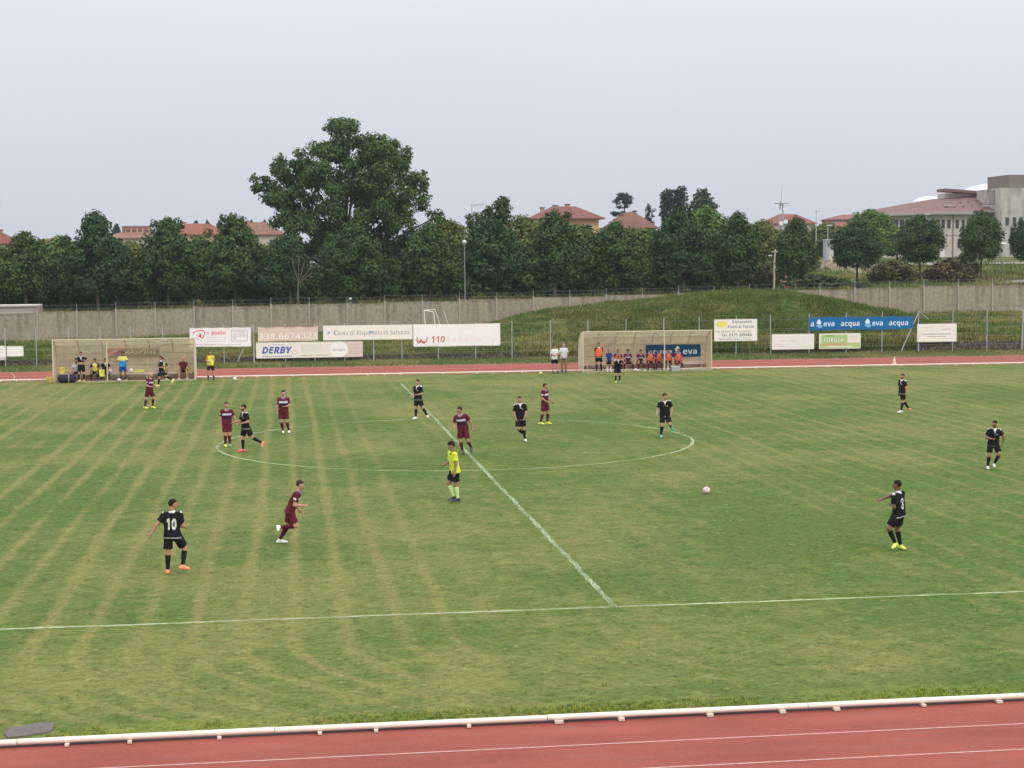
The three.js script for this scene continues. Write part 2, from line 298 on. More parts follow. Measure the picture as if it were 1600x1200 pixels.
// ---------------------------------------------------------------- advertising boards and banners on the fence
function canvasTex(w, h, draw) { const c = document.createElement('canvas'); c.width = w; c.height = h; const x = c.getContext('2d'); draw(x, w, h); const t = new THREE.CanvasTexture(c); t.colorSpace = THREE.SRGBColorSpace; t.anisotropy = 4; return t; }
function board(name, label, x0, x1, y0, y1, draw, o = {}) {
  const w = x1 - x0, h = y1 - y0, z = o.z ?? -53.66, t = thing(name, label, name === 'banner' ? 'banner' : 'sign board', [(x0 + x1) / 2, y0, z], 0, o.group);
  const ph = 160, pw = Math.round(ph * w / h);
  const tex = canvasTex(pw, ph, (c, W, H) => { c.fillStyle = o.bg || '#f2ece4'; c.fillRect(0, 0, W, H); reseed(Math.round(x0 * 31 + 5000));
    for (let i = 0; i < 70; i++) { c.fillStyle = `rgba(${110 + rr(0, 60) | 0},${100 + rr(0, 40) | 0},${80 + rr(0, 30) | 0},${rr(0.01, 0.05)})`; c.fillRect(rr(0, W), rr(0, H), rr(2, 12), rr(6, 60)); }
    draw(c, W, H); });
  const n = Math.max(6, Math.round(w * 4)), g = new THREE.BoxGeometry(w, h, 0.025, n, 5, 1), p = g.attributes.position, wav = o.wave ?? 0.01;
  for (let i = 0; i < p.count; i++) { const x = p.getX(i), y = p.getY(i), e = vnoise((x + x0) * 1.3 + 7, y * 0.8 + 3) - 0.5; p.setZ(i, p.getZ(i) + e * wav * 2.2 + Math.sin((x + x0) * 7) * wav * 0.6); if (o.sag && y > h / 2 - 0.01) p.setY(i, y - o.sag * Math.abs(Math.sin((x + w / 2) / w * Math.PI * (o.hang || 3)))); if (o.sag && y < -h / 2 + 0.01) p.setY(i, y + o.sag * (vnoise((x + x0) * 1.1, 8) - 0.3)); }
  g.translate(0, h / 2, 0); g.computeVertexNormals();
  mesh(name === 'banner' ? 'cloth' : 'panel', g, matte({ map: tex, roughness: 0.75 }), t);
  const cm = std(0.35, 0.35, 0.35, 0.5, { metalness: 0.5 }), cg = box(0.05, 0.05, 0.09);
  for (const sx of [-1, 1]) for (const sy of [0.06, h - 0.06]) { const c = mesh('clip', cg, cm, t); c.position.set(sx * (w / 2 - 0.06), sy, -0.03); }
  return t;
}
const txt = (c, s, x, y, size, font, col, o = {}) => { c.save(); c.translate(x, y); if (o.skew) c.transform(1, 0, o.skew, 1, 0, 0); if (o.sx) c.scale(o.sx, 1); c.font = `${font} ${size}px ${o.face || 'sans-serif'}`; c.fillStyle = col; c.textAlign = o.align || 'left'; c.textBaseline = 'middle'; if (o.stroke) { c.strokeStyle = o.stroke; c.lineWidth = o.lw || 3; c.strokeText(s, 0, 0); } c.fillText(s, 0, 0); c.restore(); };
function drop(c, x, y, s) { // twin water-drop emblem
  c.fillStyle = '#dff0f8'; c.beginPath(); c.moveTo(x, y - s); c.bezierCurveTo(x + s * 0.9, y - s * 0.1, x + s * 0.5, y + s * 0.2, x, y + s * 0.2); c.bezierCurveTo(x - s * 0.5, y + s * 0.2, x - s * 0.9, y - s * 0.1, x, y - s); c.fill();
  c.fillStyle = '#8cc3e0'; c.beginPath(); c.ellipse(x + s * 0.25, y + s * 0.62, s * 0.55, s * 0.36, 0, 0, 7); c.fill(); c.beginPath(); c.ellipse(x - s * 0.35, y + s * 0.5, s * 0.3, s * 0.22, 0, 0, 7); c.fill();
}
board('sign_board', 'white board with grey rectangle outline at the far left edge', -28.6, -25.64, 0.44, 1.41, (c, W, H) => { c.strokeStyle = '#b9b4ae'; c.lineWidth = 4; c.strokeRect(W * 0.7, H * 0.15, W * 0.2, H * 0.3); c.fillStyle = '#d8d2c8'; c.fillRect(0, H * 0.78, W, H * 0.22); }, { bg: '#fbf8f2' });
board('sign_board', 'small blank white board left of the left dugout', -25.57, -24.46, 0.68, 1.38, () => {}, { bg: '#fbf9f4' });
board('banner', 'white banner with red swirl emblem and il podio lettering', -13.17, -8.94, 1.13, 2.49, (c, W, H) => {
  c.lineWidth = 7; c.strokeStyle = '#d9605a'; c.lineCap = 'round'; c.beginPath(); c.moveTo(W * 0.06, H * 0.3); c.bezierCurveTo(W * 0.1, H * 0.1, W * 0.26, H * 0.08, W * 0.245, H * 0.28); c.bezierCurveTo(W * 0.235, H * 0.45, W * 0.21, H * 0.52, W * 0.2, H * 0.56); c.bezierCurveTo(W * 0.18, H * 0.5, W * 0.15, H * 0.45, W * 0.13, H * 0.42); c.stroke(); c.beginPath(); c.ellipse(W * 0.175, H * 0.4, W * 0.02, H * 0.08, 0, 0, 7); c.fillStyle = '#d9605a'; c.fill(); c.lineWidth = 4; c.strokeStyle = '#c0a8b0'; c.beginPath(); c.moveTo(W * 0.09, H * 0.48); c.lineTo(W * 0.18, H * 0.68); c.stroke();
  txt(c, 'il', W * 0.28, H * 0.28, 36, '', '#b07a86'); txt(c, 'pod', W * 0.35, H * 0.28, 44, 'bold', '#e2688c'); c.font = 'bold 44px sans-serif'; txt(c, 'io', W * 0.35 + c.measureText('pod').width, H * 0.28, 44, 'bold', '#ea8068');
  c.strokeStyle = '#a6a3bd'; c.lineWidth = 4; c.strokeRect(W * 0.68, H * 0.16, W * 0.26, H * 0.56); c.beginPath(); c.moveTo(W * 0.68, H * 0.46); c.lineTo(W * 0.94, H * 0.46); c.stroke(); txt(c, '10', W * 0.7, H * 0.59, 26, 'bold', '#c99aa0'); c.fillStyle = '#d6c7cf'; for (let i = 0; i < 3; i++) c.fillRect(W * 0.71, H * (0.22 + 0.07 * i), W * 0.2, 4); c.fillStyle = '#e0d3c8'; for (let i = 0; i < 3; i++) c.fillRect(W * 0.28, H * (0.5 + 0.1 * i), W * 0.32, 4); c.fillStyle = '#c9b8b4'; c.fillRect(W * 0.1, H * 0.88, W * 0.72, 4);
}, { bg: '#faf6f2', wave: 0.03, sag: 0.05, hang: 4 });
board('banner', 'faded beige banner with pale telephone number 338.6674323', -8.45, -4.26, 1.46, 2.48, (c, W, H) => { txt(c, '338.6674323', W * 0.5, H * 0.66, 92, 'bold', '#fbf3ea', { align: 'center', sx: 1.22, stroke: '#cdb6a2', lw: 5 }); c.fillStyle = 'rgba(205,180,165,0.5)'; for (let i = 0; i < 3; i++) { c.beginPath(); c.moveTo(W * (0.08 + i * 0.31), 0); c.quadraticCurveTo(W * (0.23 + i * 0.31), H * 0.34, W * (0.38 + i * 0.31), 0); c.fill(); } }, { bg: '#e3cfbf', wave: 0.05, sag: 0.06, hang: 3 });
board('banner', 'long cream banner with slanted blue DERBY lettering', -8.60, -1.13, 0.27, 1.38, (c, W, H) => {
  txt(c, 'DERBY', W * 0.055, H * 0.5, 92, 'bold', '#4a68b4', { skew: -0.25, sx: 1.02, stroke: '#2f4c95', lw: 3 }); c.fillStyle = '#6a80b8'; for (let i = 0; i < 15; i++) c.fillRect(W * 0.06 + i * 20, H * 0.86, 13, 9);
  c.strokeStyle = '#9fb2dd'; c.lineWidth = 4; c.beginPath(); c.moveTo(W * 0.1, H * 0.25); c.quadraticCurveTo(W * 0.18, H * 0.02, W * 0.27, H * 0.2); c.stroke(); c.strokeStyle = '#d9b9ae'; c.beginPath(); c.arc(W * 0.36, H * 0.65, 22, 0, 7); c.stroke();
  c.fillStyle = '#b9b0a6'; for (let i = 0; i < 4; i++) c.fillRect(W * 0.42, H * (0.2 + i * 0.12), W * (0.2 - i * 0.02), 3); c.fillRect(W * 0.41, H * 0.85, W * 0.11, 7); c.fillRect(W * 0.56, H * 0.84, W * 0.12, 6);
  c.fillStyle = '#e3cfc3'; c.fillRect(W * 0.8, 0, W * 0.2, H); c.fillStyle = '#fdfaf4'; c.beginPath(); c.ellipse(W * 0.775, H * 0.5, W * 0.085, H * 0.5, 0, 0, 7); c.fill(); txt(c, 'lancagni', W * 0.775, H * 0.52, 34, '', '#9a94a8', { align: 'center' }); c.fillStyle = '#cdb4ac'; for (let i = 0; i < 5; i++) c.fillRect(W * 0.87, H * (0.2 + i * 0.14), W * 0.1, 4);
}, { bg: '#f5ede0', wave: 0.02 });
board('sign_board', 'cream board reading Cassa di Risparmio di Saluzzo', -3.90, 2.42, 1.47, 2.51, (c, W, H) => { txt(c, 'C', W * 0.115, H * 0.5, 74, 'bold', '#8f8698', { face: 'serif' }); txt(c, 'assa di Risparmio di Saluzzo', W * 0.162, H * 0.53, 64, '', '#9c90a0', { face: 'serif', sx: 0.9 }); c.fillStyle = '#9fb6dc'; c.beginPath(); c.moveTo(W * 0.05, H * 0.34); c.lineTo(W * 0.078, H * 0.45); c.lineTo(W * 0.05, H * 0.66); c.fill(); c.fillStyle = '#86a8d8'; c.fillRect(W * 0.51, H * 0.42, W * 0.05, H * 0.12); }, { bg: '#f8f1e6' });
board('banner', 'large white banner with faded red handwriting at its left', 2.47, 8.70, 0.92, 2.52, (c, W, H) => {
  c.strokeStyle = '#c9655c'; c.lineWidth = 8; c.lineCap = 'round'; c.beginPath(); c.moveTo(W * 0.045, H * 0.6); c.bezierCurveTo(W * 0.03, H * 0.9, W * 0.09, H * 0.9, W * 0.085, H * 0.65); c.bezierCurveTo(W * 0.1, H * 0.95, W * 0.15, H * 0.85, W * 0.16, H * 0.62); c.stroke(); c.beginPath(); c.moveTo(W * 0.06, H * 0.74); c.lineTo(W * 0.13, H * 0.8); c.stroke();
  txt(c, '110', W * 0.2, H * 0.68, 62, 'bold', '#cf7a6e', { skew: -0.1 }); c.fillStyle = '#f9efe8'; for (let i = 0; i < 6; i++) { c.beginPath(); c.ellipse(W * (0.4 + 0.07 * i), H * (0.68 + 0.04 * (i % 2)), W * 0.03, H * 0.12, 0.3, 0, 7); c.fill(); } c.strokeStyle = '#d9cfcb'; c.lineWidth = 3; c.beginPath(); c.moveTo(W * 0.89, H * 0.8); c.lineTo(W * 0.94, H * 0.72); c.moveTo(W * 0.04, H * 0.16); c.lineTo(W * 0.08, H * 0.26); c.stroke(); c.fillStyle = '#e6e0cf'; c.fillRect(W * 0.14, H * 0.95, W * 0.15, H * 0.05); }, { bg: '#fdfaf5', wave: 0.02, sag: 0.03, hang: 1 });
board('sign_board', 'white restaurant board with yellow patch and lines of lettering', 24.44, 27.66, 0.99, 2.58, (c, W, H) => { c.fillStyle = '#efe873'; c.beginPath(); c.ellipse(W * 0.17, H * 0.22, W * 0.13, H * 0.15, 0, 0, 7); c.fill(); txt(c, 'Ristorante', W * 0.41, H * 0.12, 30, 'bold', '#7b93b0'); txt(c, 'Piatti di Parola', W * 0.31, H * 0.34, 31, 'bold', '#8a96a4', { sx: 0.9 }); txt(c, 'Via Cuneo, 54 - Racconigi', W * 0.04, H * 0.56, 24, '', '#8f8c94', { sx: 0.98 }); txt(c, 'Tel. 0175 289984', W * 0.16, H * 0.73, 30, 'bold', '#868690'); txt(c, 'Specialità Rane e Pesce', W * 0.09, H * 0.9, 24, '', '#8e8e90'); }, { bg: '#f8f3e8' });
board('sign_board', 'faded blank white board beside the green board', 28.77, 31.98, 0.31, 1.44, (c, W, H) => { txt(c, 'studio', W * 0.2, H * 0.42, 22, '', '#d9cfcf'); txt(c, 'tecnico', W * 0.4, H * 0.45, 26, '', '#d5caca'); c.strokeStyle = '#d6d0d6'; c.lineWidth = 3; c.beginPath(); c.moveTo(W * 0.03, H * 0.85); c.lineTo(W * 0.2, H * 0.62); c.lineTo(W * 0.3, H * 0.85); c.moveTo(W * 0.05, H * 0.62); c.lineTo(W * 0.3, H * 0.82); c.stroke(); c.fillStyle = '#dcd6d8'; c.fillRect(W * 0.7, H * 0.82, W * 0.25, 5); }, { bg: '#f7efe6' });
board('sign_board', 'green and white board with FORGIA lettering', 32.36, 35.54, 0.31, 1.44, (c, W, H) => { c.fillStyle = '#b5cf8c'; c.fillRect(W * 0.05, H * 0.1, W * 0.63, H * 0.52); c.fillStyle = '#bccf86'; c.fillRect(W * 0.02, H * 0.62, W * 0.96, H * 0.33); c.fillStyle = '#8fae6a'; c.fillRect(W * 0.15, H * 0.1, W * 0.22, H * 0.1); txt(c, 'FORGIA', W * 0.1, H * 0.44, 56, 'bold', '#f4f6dc', { stroke: '#6f9a48', lw: 5, sx: 1.05 }); c.fillStyle = '#d9a77e'; c.fillRect(W * 0.05, H * 0.66, W * 0.6, H * 0.11); c.fillStyle = '#f1f1da'; c.fillRect(W * 0.2, H * 0.83, W * 0.6, H * 0.06); c.fillStyle = '#e2c6bb'; for (let i = 0; i < 3; i++) c.fillRect(W * 0.74, H * (0.2 + 0.12 * i), W * 0.18, 5); }, { bg: '#f3ebdf' });
board('banner', 'long bright blue banner reading eva acqua eva acqua', 31.58, 39.57, 1.70, 2.66, (c, W, H) => { const col = '#dcebf5'; txt(c, 'a', W * 0.012, H * 0.52, 92, 'bold', col); drop(c, W * 0.095, H * 0.5, 56); txt(c, 'eva', W * 0.135, H * 0.52, 88, 'bold', col); txt(c, 'acqua', W * 0.30, H * 0.52, 88, 'bold', col, { sx: 1.0 }); drop(c, W * 0.56, H * 0.5, 56); txt(c, 'eva', W * 0.60, H * 0.52, 88, 'bold', col); txt(c, 'acqua', W * 0.765, H * 0.52, 88, 'bold', col, { sx: 1.0 }); }, { bg: '#2170a8', wave: 0.04, sag: 0.05, hang: 5 });
board('sign_board', 'plain white board with thin grey lines beside the braced post', 39.9, 42.96, 0.71, 2.05, (c, W, H) => { c.fillStyle = '#cbbfbb'; c.fillRect(W * 0.1, H * 0.2, W * 0.3, 4); c.fillStyle = '#b9b0b0'; c.fillRect(W * 0.6, H * 0.3, W * 0.25, 5); c.fillRect(W * 0.12, H * 0.56, W * 0.74, 7); c.fillRect(W * 0.26, H * 0.69, W * 0.46, 6); }, { bg: '#f8f1e6' });
// ---------------------------------------------------------------- dugouts
function dugout(label, x0, x1, zf, o) {
  const W = x1 - x0, t = thing('dugout', label, 'dugout', [x0, 0, zf]), H = 2.52, D = 1.55;
  const fr = std(0.66, 0.58, 0.42, 0.6), thin = std(0.58, 0.52, 0.38, 0.6);
  const prof = [[0.0, H], [-0.35, H - 0.03], [-0.75, H - 0.16], [-1.15, H - 0.42], [-1.42, H - 0.8], [-1.5, H - 1.2], [-1.52, 0.04]];
  const pan = [0, 1, 2].map(k => new THREE.MeshPhysicalMaterial({ color: lin(0.80 + 0.03 * k, 0.71 + 0.02 * k, 0.54), roughness: 0.7, transmission: 0.64, thickness: 0, ior: 1.3, map: dataTex(128, 128, (u, v, q) => { const n = fbm(u * 5 + k * 7, v * 14), s = vnoise(u * 3 + k, v * 60), m = 0.86 + 0.4 * (n - 0.5) + 0.12 * (s - 0.5); q[0] = q[1] = m; q[2] = m * 0.97; }) }));
  const n = o.bays, bw = W / n;
  const curve = new THREE.CatmullRomCurve3(prof.map(p => V(0, p[1], p[0])), false, 'catmullrom', 0.15), CP = curve.getPoints(20);
  const bayGeo = (() => { const P = [], UV = [], I = []; CP.forEach((p, j) => { P.push(0.012, p.y, p.z, bw - 0.012, p.y, p.z); UV.push(0, j / 20, 1, j / 20); if (j) { const k = j * 2; I.push(k - 2, k - 1, k, k - 1, k + 1, k); } }); const g = new THREE.BufferGeometry(); g.setAttribute('position', new THREE.Float32BufferAttribute(P, 3)); g.setAttribute('uv', new THREE.Float32BufferAttribute(UV, 2)); g.setIndex(I); g.computeVertexNormals(); return g; })();
  for (let i = 0; i < n; i++) mesh('clear_panel', bayGeo, pan[(i * 2 + 1) % 3], t).position.x = i * bw;
  const side = new THREE.Shape(CP.map(p => new THREE.Vector2(-p.z, p.y)).concat([new THREE.Vector2(1.52, 0.04), new THREE.Vector2(0.02, 0.04)]));
  const sg = new THREE.ShapeGeometry(side, 4); sg.rotateY(Math.PI / 2);
  for (const x of [0.006, W - 0.006]) mesh('side_panel', sg, pan[1], t).position.x = x;
  const ribGeo = new THREE.TubeGeometry(new THREE.CatmullRomCurve3(CP.map(p => V(0, p.y - 0.02, p.z + 0.03))), 24, 0.026, 6);
  for (let i = 0; i <= n; i++) mesh('rib', ribGeo, thin, t).position.x = clamp(i * bw, 0.03, W - 0.03);
  for (const [y, z, r] of [[H - 0.01, 0.03, 0.035], [H - 0.42, -1.1, 0.024], [1.62, -1.44, 0.024], [0.95, -1.46, 0.024], [0.12, -1.46, 0.03]]) mesh('rail', rod(V(0, y, z), V(W, y, z), r, r, 8), y > 2.4 ? fr : thin, t);
  for (const x of o.posts) mesh('front_post', rod(V(x - x0, 0, 0.02), V(x - x0, H, 0.02), 0.04, 0.04, 8), fr, t);
  for (const x of [0.03, W - 0.03]) mesh('side_rail', rod(V(x, 1.62, 0), V(x, 1.62, -1.45), 0.022, 0.022, 6), thin, t);
  const bt = mesh('bench_seat', box(W - 0.5, 0.05, 0.34, W / 2, 0.40, -1.02), std(0.62, 0.58, 0.5, 0.6), t);
  for (let x = 0.5; x < W - 0.3; x += 1.22) mesh('bench_leg', box(0.05, 0.36, 0.28, x, 0.19, -1.02), thin, t);
  mesh('base_board', box(W, 0.07, 0.12, W / 2, 0.035, 0.03), std(0.45, 0.40, 0.30, 0.8), t);
  if (o.lower) mesh('lower_panel', box(W - 0.1, 0.36, 0.02, W / 2, 0.24, -1.42), std(0.42, 0.32, 0.26, 0.8), t);
  return t;
}
dugout('left dugout of dirty clear panels with yellow bibs hung inside', -20.2, -11.9, -36.6, { bays: 6, posts: [-20.17, -17.05, -11.93], lower: true });
dugout('right dugout of curved clear panels with the blue banner inside', 11.75, 20.05, -37.5, { bays: 7, posts: [11.8, 16.98, 20.0], lower: true });
board('banner', 'dark blue acqua eva banner inside the right dugout', 16.1, 19.65, 0.78, 1.58, (c, W, H) => { txt(c, 'acqua', W * 0.03, H * 0.55, 92, 'bold', '#cfe4f2', { sx: 1.22 }); drop(c, W * 0.575, H * 0.48, 60); txt(c, 'eva', W * 0.67, H * 0.55, 100, 'bold', '#cfe4f2', { sx: 1.15 }); }, { bg: '#1b4e72', z: -38.88, wave: 0.015 });
board('banner', 'faded grey banner with red emblem and RASPINI lettering inside the left dugout', -17.2, -14.1, 1.34, 2.06, (c, W, H) => { c.fillStyle = '#c9707a'; c.beginPath(); c.ellipse(W * 0.16, H * 0.4, W * 0.12, H * 0.3, -0.4, 0, 7); c.fill(); c.fillStyle = '#dba0a4'; c.beginPath(); c.ellipse(W * 0.07, H * 0.62, W * 0.08, H * 0.2, -0.5, 0, 7); c.fill(); c.fillStyle = '#e6cfc6'; c.beginPath(); c.ellipse(W * 0.17, H * 0.42, W * 0.05, H * 0.13, -0.4, 0, 7); c.fill(); txt(c, 'RASPINI', W * 0.34, H * 0.5, 92, 'bold', '#d9cdbd', { skew: -0.15, sx: 1.12 }); }, { bg: '#a39580', z: -38.0, wave: 0.02 });
// ---------------------------------------------------------------- small goal frame parked by the wall
{
  const z = -76, y0 = groundY(5.5, -76), t = thing('goal_frame', 'small white portable goal frame stored by the wall', 'goal', [5.1, y0, z]), m = std(0.82, 0.78, 0.70, 0.5);
  const T = 2.85 - y0;
  mesh('post', rod(V(0.15, 0, 0), V(0, T, 0), 0.05, 0.05, 8), m, t); mesh('post', rod(V(0.95, 0, 0.4), V(0.78, T - 0.15, 0.4), 0.05, 0.05, 8), m, t);
  mesh('crossbar', rod(V(0, T, 0), V(0.78, T - 0.15, 0.4), 0.045, 0.045, 8), m, t);
  mesh('back_stay', rod(V(0, T, 0), V(1.05, T + 0.02, -1.4), 0.03, 0.03, 6), m, t); mesh('back_stay', rod(V(1.05, T + 0.02, -1.4), V(1.75, 0, -1.2), 0.028, 0.028, 6), m, t); mesh('back_stay', rod(V(1.75, T - 0.1, -0.6), V(2.4, 0, -0.9), 0.03, 0.03, 6), m, t); mesh('ground_bar', rod(V(0.95, 0.04, 0.4), V(2.4, 0.04, -0.9), 0.03, 0.03, 6), m, t);
}
// ---------------------------------------------------------------- wooden pole on the heap
{
  const y0 = groundY(37, -80.5), t = thing('utility_pole', 'weathered wooden pole with short crossarms on the grassy heap', 'pole', [37.05, y0, -80.5]), w = std(0.42, 0.38, 0.28, 0.9);
  const T = 7.8 - y0;
  mesh('shaft', tube([V(-0.1, -0.2, 0), V(0, T * 0.3, 0), V(-0.03, T * 0.6, 0), V(0.08, T, 0)], 0.085, 8), w, t);
  mesh('crossarm', box(0.55, 0.12, 0.1, 0.0, T - 0.22, 0.06), w, t); mesh('crossarm', box(0.3, 0.12, 0.1, -0.42, T - 0.55, 0.06), std(0.6, 0.58, 0.5, 0.8), t);
  mesh('bracket', box(0.16, 0.13, 0.22, 0.02, T * 0.6, 0.02), std(0.5, 0.48, 0.42, 0.6, { metalness: 0.4 }), t); mesh('collar', box(0.2, 0.08, 0.2, 0.03, T * 0.68, 0), std(0.1, 0.1, 0.1, 0.7), t);
}
// ---------------------------------------------------------------- small things at the touchline
{
  const c = thing('traffic_cone', 'small pale marker cone standing on the far track', 'cone', [32.8, 0, -39.6]), m = std(0.78, 0.55, 0.42, 0.6);
  mesh('cone_body', (() => { const g = new THREE.CylinderGeometry(0.03, 0.13, 0.5, 12); g.translate(0, 0.29, 0); return g; })(), m, c); mesh('base', box(0.34, 0.04, 0.34, 0, 0.02, 0), m, c); mesh('band', (() => { const g = new THREE.CylinderGeometry(0.062, 0.086, 0.12, 12); g.translate(0, 0.34, 0); return g; })(), std(0.85, 0.8, 0.72, 0.5), c);
  const mk = (x, y, z, r, col, label) => { const g = new THREE.SphereGeometry(r, 14, 10); const o = tag(mesh('training_ball', g, col), label, 'ball'); o.position.set(x, y + r * 0.97, z); };
  const yl = std(0.62, 0.66, 0.25, 0.6), wt = std(0.8, 0.78, 0.7, 0.6);
  mk(-9.55, 0, -35.6, 0.11, wt, 'pale ball on the grass right of the man in the yellow vest'); mk(8.9, 0, -36.0, 0.10, yl, 'yellowish ball on the grass left of the two men in white');
  mk(-15.75, 0.425, -37.55, 0.15, wt, 'white ball on the bench near the middle of the left dugout'); mk(-17.0, 0.425, -37.5, 0.15, wt, 'white ball on the bench behind the goalkeeper in blue'); mk(-16.35, 0, -36.35, 0.11, wt, 'white ball at the feet of the goalkeeper in blue'); mk(15.1, 0, -37.3, 0.11, std(0.7, 0.66, 0.62, 0.5), 'ball on the ground at the feet of the seated players in maroon');
  const bag = thing('kit_bag', 'dark striped kit bag on the ground at the left end of the left dugout', 'bag', [-19.35, 0, -36.3]);
  const bg = new THREE.CapsuleGeometry(0.24, 0.62, 6, 14); bg.rotateZ(Math.PI / 2); bg.scale(1, 1.05, 0.9); bg.translate(0, 0.25, 0); mesh('bag_body', bg, std(0.035, 0.03, 0.045, 0.8), bag);
  mesh('stripe', (() => { const g = new THREE.TorusGeometry(0.246, 0.02, 6, 20); g.rotateY(Math.PI / 2); g.scale(1, 1.05, 0.92); g.translate(0.12, 0.25, 0); return g; })(), std(0.6, 0.58, 0.58, 0.7), bag);
  mesh('top_flap', box(0.6, 0.06, 0.3, 0, 0.5, 0), std(0.28, 0.2, 0.24, 0.8), bag); mesh('handle', tube([V(-0.18, 0.48, 0.12), V(-0.1, 0.62, 0.14), V(0.1, 0.62, 0.14), V(0.18, 0.48, 0.12)], 0.015, 6), std(0.02, 0.02, 0.02), bag);
  const bk = thing('yellow_bucket', 'yellow bucket on the grass at the left front post of the left dugout', 'bucket', [-20.35, 0, -36.25]);
  const pts = [[0, 0.01], [0.15, 0.01], [0.2, 0.34], [0.215, 0.34], [0.215, 0.36], [0.185, 0.36], [0.14, 0.04], [0, 0.04]].map(a => new THREE.Vector2(...a)); mesh('pail', new THREE.LatheGeometry(pts, 18), std(0.68, 0.58, 0.12, 0.5), bk); mesh('handle', new THREE.TorusGeometry(0.2, 0.008, 5, 14, Math.PI).translate(0, 0.35, 0), std(0.4, 0.4, 0.4, 0.4, { metalness: 0.8 }), bk);
  const cool = thing('cool_box', 'grey cool box on the ground at the feet of the seated substitutes', 'box', [17.6, 0, -37.2]); mesh('box_body', box(0.5, 0.26, 0.3, 0, 0.13, 0), std(0.4, 0.42, 0.42, 0.6), cool); mesh('lid', box(0.53, 0.06, 0.33, 0, 0.29, 0), std(0.6, 0.6, 0.58, 0.6), cool);
  const yb = (x, y, z, w, h, label) => { const g = new THREE.BoxGeometry(w, h, 0.06, 6, 6, 1), p = g.attributes.position; for (let i = 0; i < p.count; i++) { const a = p.getX(i), b = p.getY(i); p.setX(i, a * (1 - 0.25 * Math.abs(vnoise(b * 9 + x, 3)))); p.setZ(i, p.getZ(i) + (vnoise(a * 9 + x, b * 9) - 0.5) * 0.1); } g.computeVertexNormals(); const o = tag(mesh('yellow_bib', g, std(0.72, 0.66, 0.14, 0.85)), label, 'bib'); o.position.set(x, y, z); };
  yb(-19.8, 0.62, -37.85, 0.34, 0.42, 'yellow bib hung at the left end inside the left dugout'); yb(-15.3, 0.56, -37.55, 0.8, 0.14, 'yellow bib lying along the bench in the left dugout'); yb(-12.45, 0.58, -37.5, 0.4, 0.32, 'yellow bib on the bench at the right end of the left dugout');
}
// ---------------------------------------------------------------- trees
function leafGeo(blobs, perM2, size, opt = {}) {       // blobs [x, y, z, radius]: leaves spread through and over each clump
  const P = [], C = [], I = []; let n = 0;
  for (const [bx, by, bz, br, sy = 0.85] of blobs) {
    const N = Math.round(perM2 * br * br * 12.6);
    for (let i = 0; i < N; i++) {
      const z = rr(-1, 1), a = rr(0, 6.2832), q = Math.sqrt(1 - z * z), R = br * Math.pow(rnd(), 0.42) * (0.86 + 0.3 * vnoise(a * 1.6 + bx * 3, z * 3 + by));
      const dx = q * Math.cos(a), dy = z, dz = q * Math.sin(a);
      const c = [bx + dx * R, by + dy * R * sy, bz + dz * R];
      // leaf plane: mostly facing out and up, jittered
      const nv = V(dx + rr(-0.9, 0.9), dy * 0.6 + 0.45 + rr(-0.8, 0.8), dz + rr(-0.9, 0.9)).normalize();
      const t = V(rr(-1, 1), rr(-1, 1), rr(-1, 1)).cross(nv).normalize(), b = nv.clone().cross(t), s = size * rr(0.6, 1.35), w = s * rr(0.5, 0.8);
      P.push(c[0] - t.x * s, c[1] - t.y * s, c[2] - t.z * s, c[0] + b.x * w + nv.x * w * 0.3, c[1] + b.y * w + nv.y * w * 0.3, c[2] + b.z * w + nv.z * w * 0.3, c[0] + t.x * s, c[1] + t.y * s, c[2] + t.z * s, c[0] - b.x * w + nv.x * w * 0.3, c[1] - b.y * w + nv.y * w * 0.3, c[2] - b.z * w + nv.z * w * 0.3);
      const k = rr(0.72, 1.3), h = rr(-0.14, 0.2) + (opt.warm && rnd() < opt.warm ? 0.9 : 0);
      for (let j = 0; j < 4; j++) C.push(k * (1 + h), k * (1 + h * 0.25), k * (1 - h * 0.3));
      I.push(n, n + 1, n + 2, n, n + 2, n + 3); n += 4;
    }
  }
  const g = new THREE.BufferGeometry(); g.setAttribute('position', new THREE.Float32BufferAttribute(P, 3)); g.setAttribute('color', new THREE.Float32BufferAttribute(C, 3)); g.setIndex(I); g.computeVertexNormals(); return g;
}
const leafMat = (r, g, b) => matte({ color: lin(r, g, b), vertexColors: true, roughness: 0.75, side: THREE.DoubleSide });
const bark = std(0.10, 0.085, 0.065, 0.95), barkPale = std(0.22, 0.19, 0.14, 0.95);
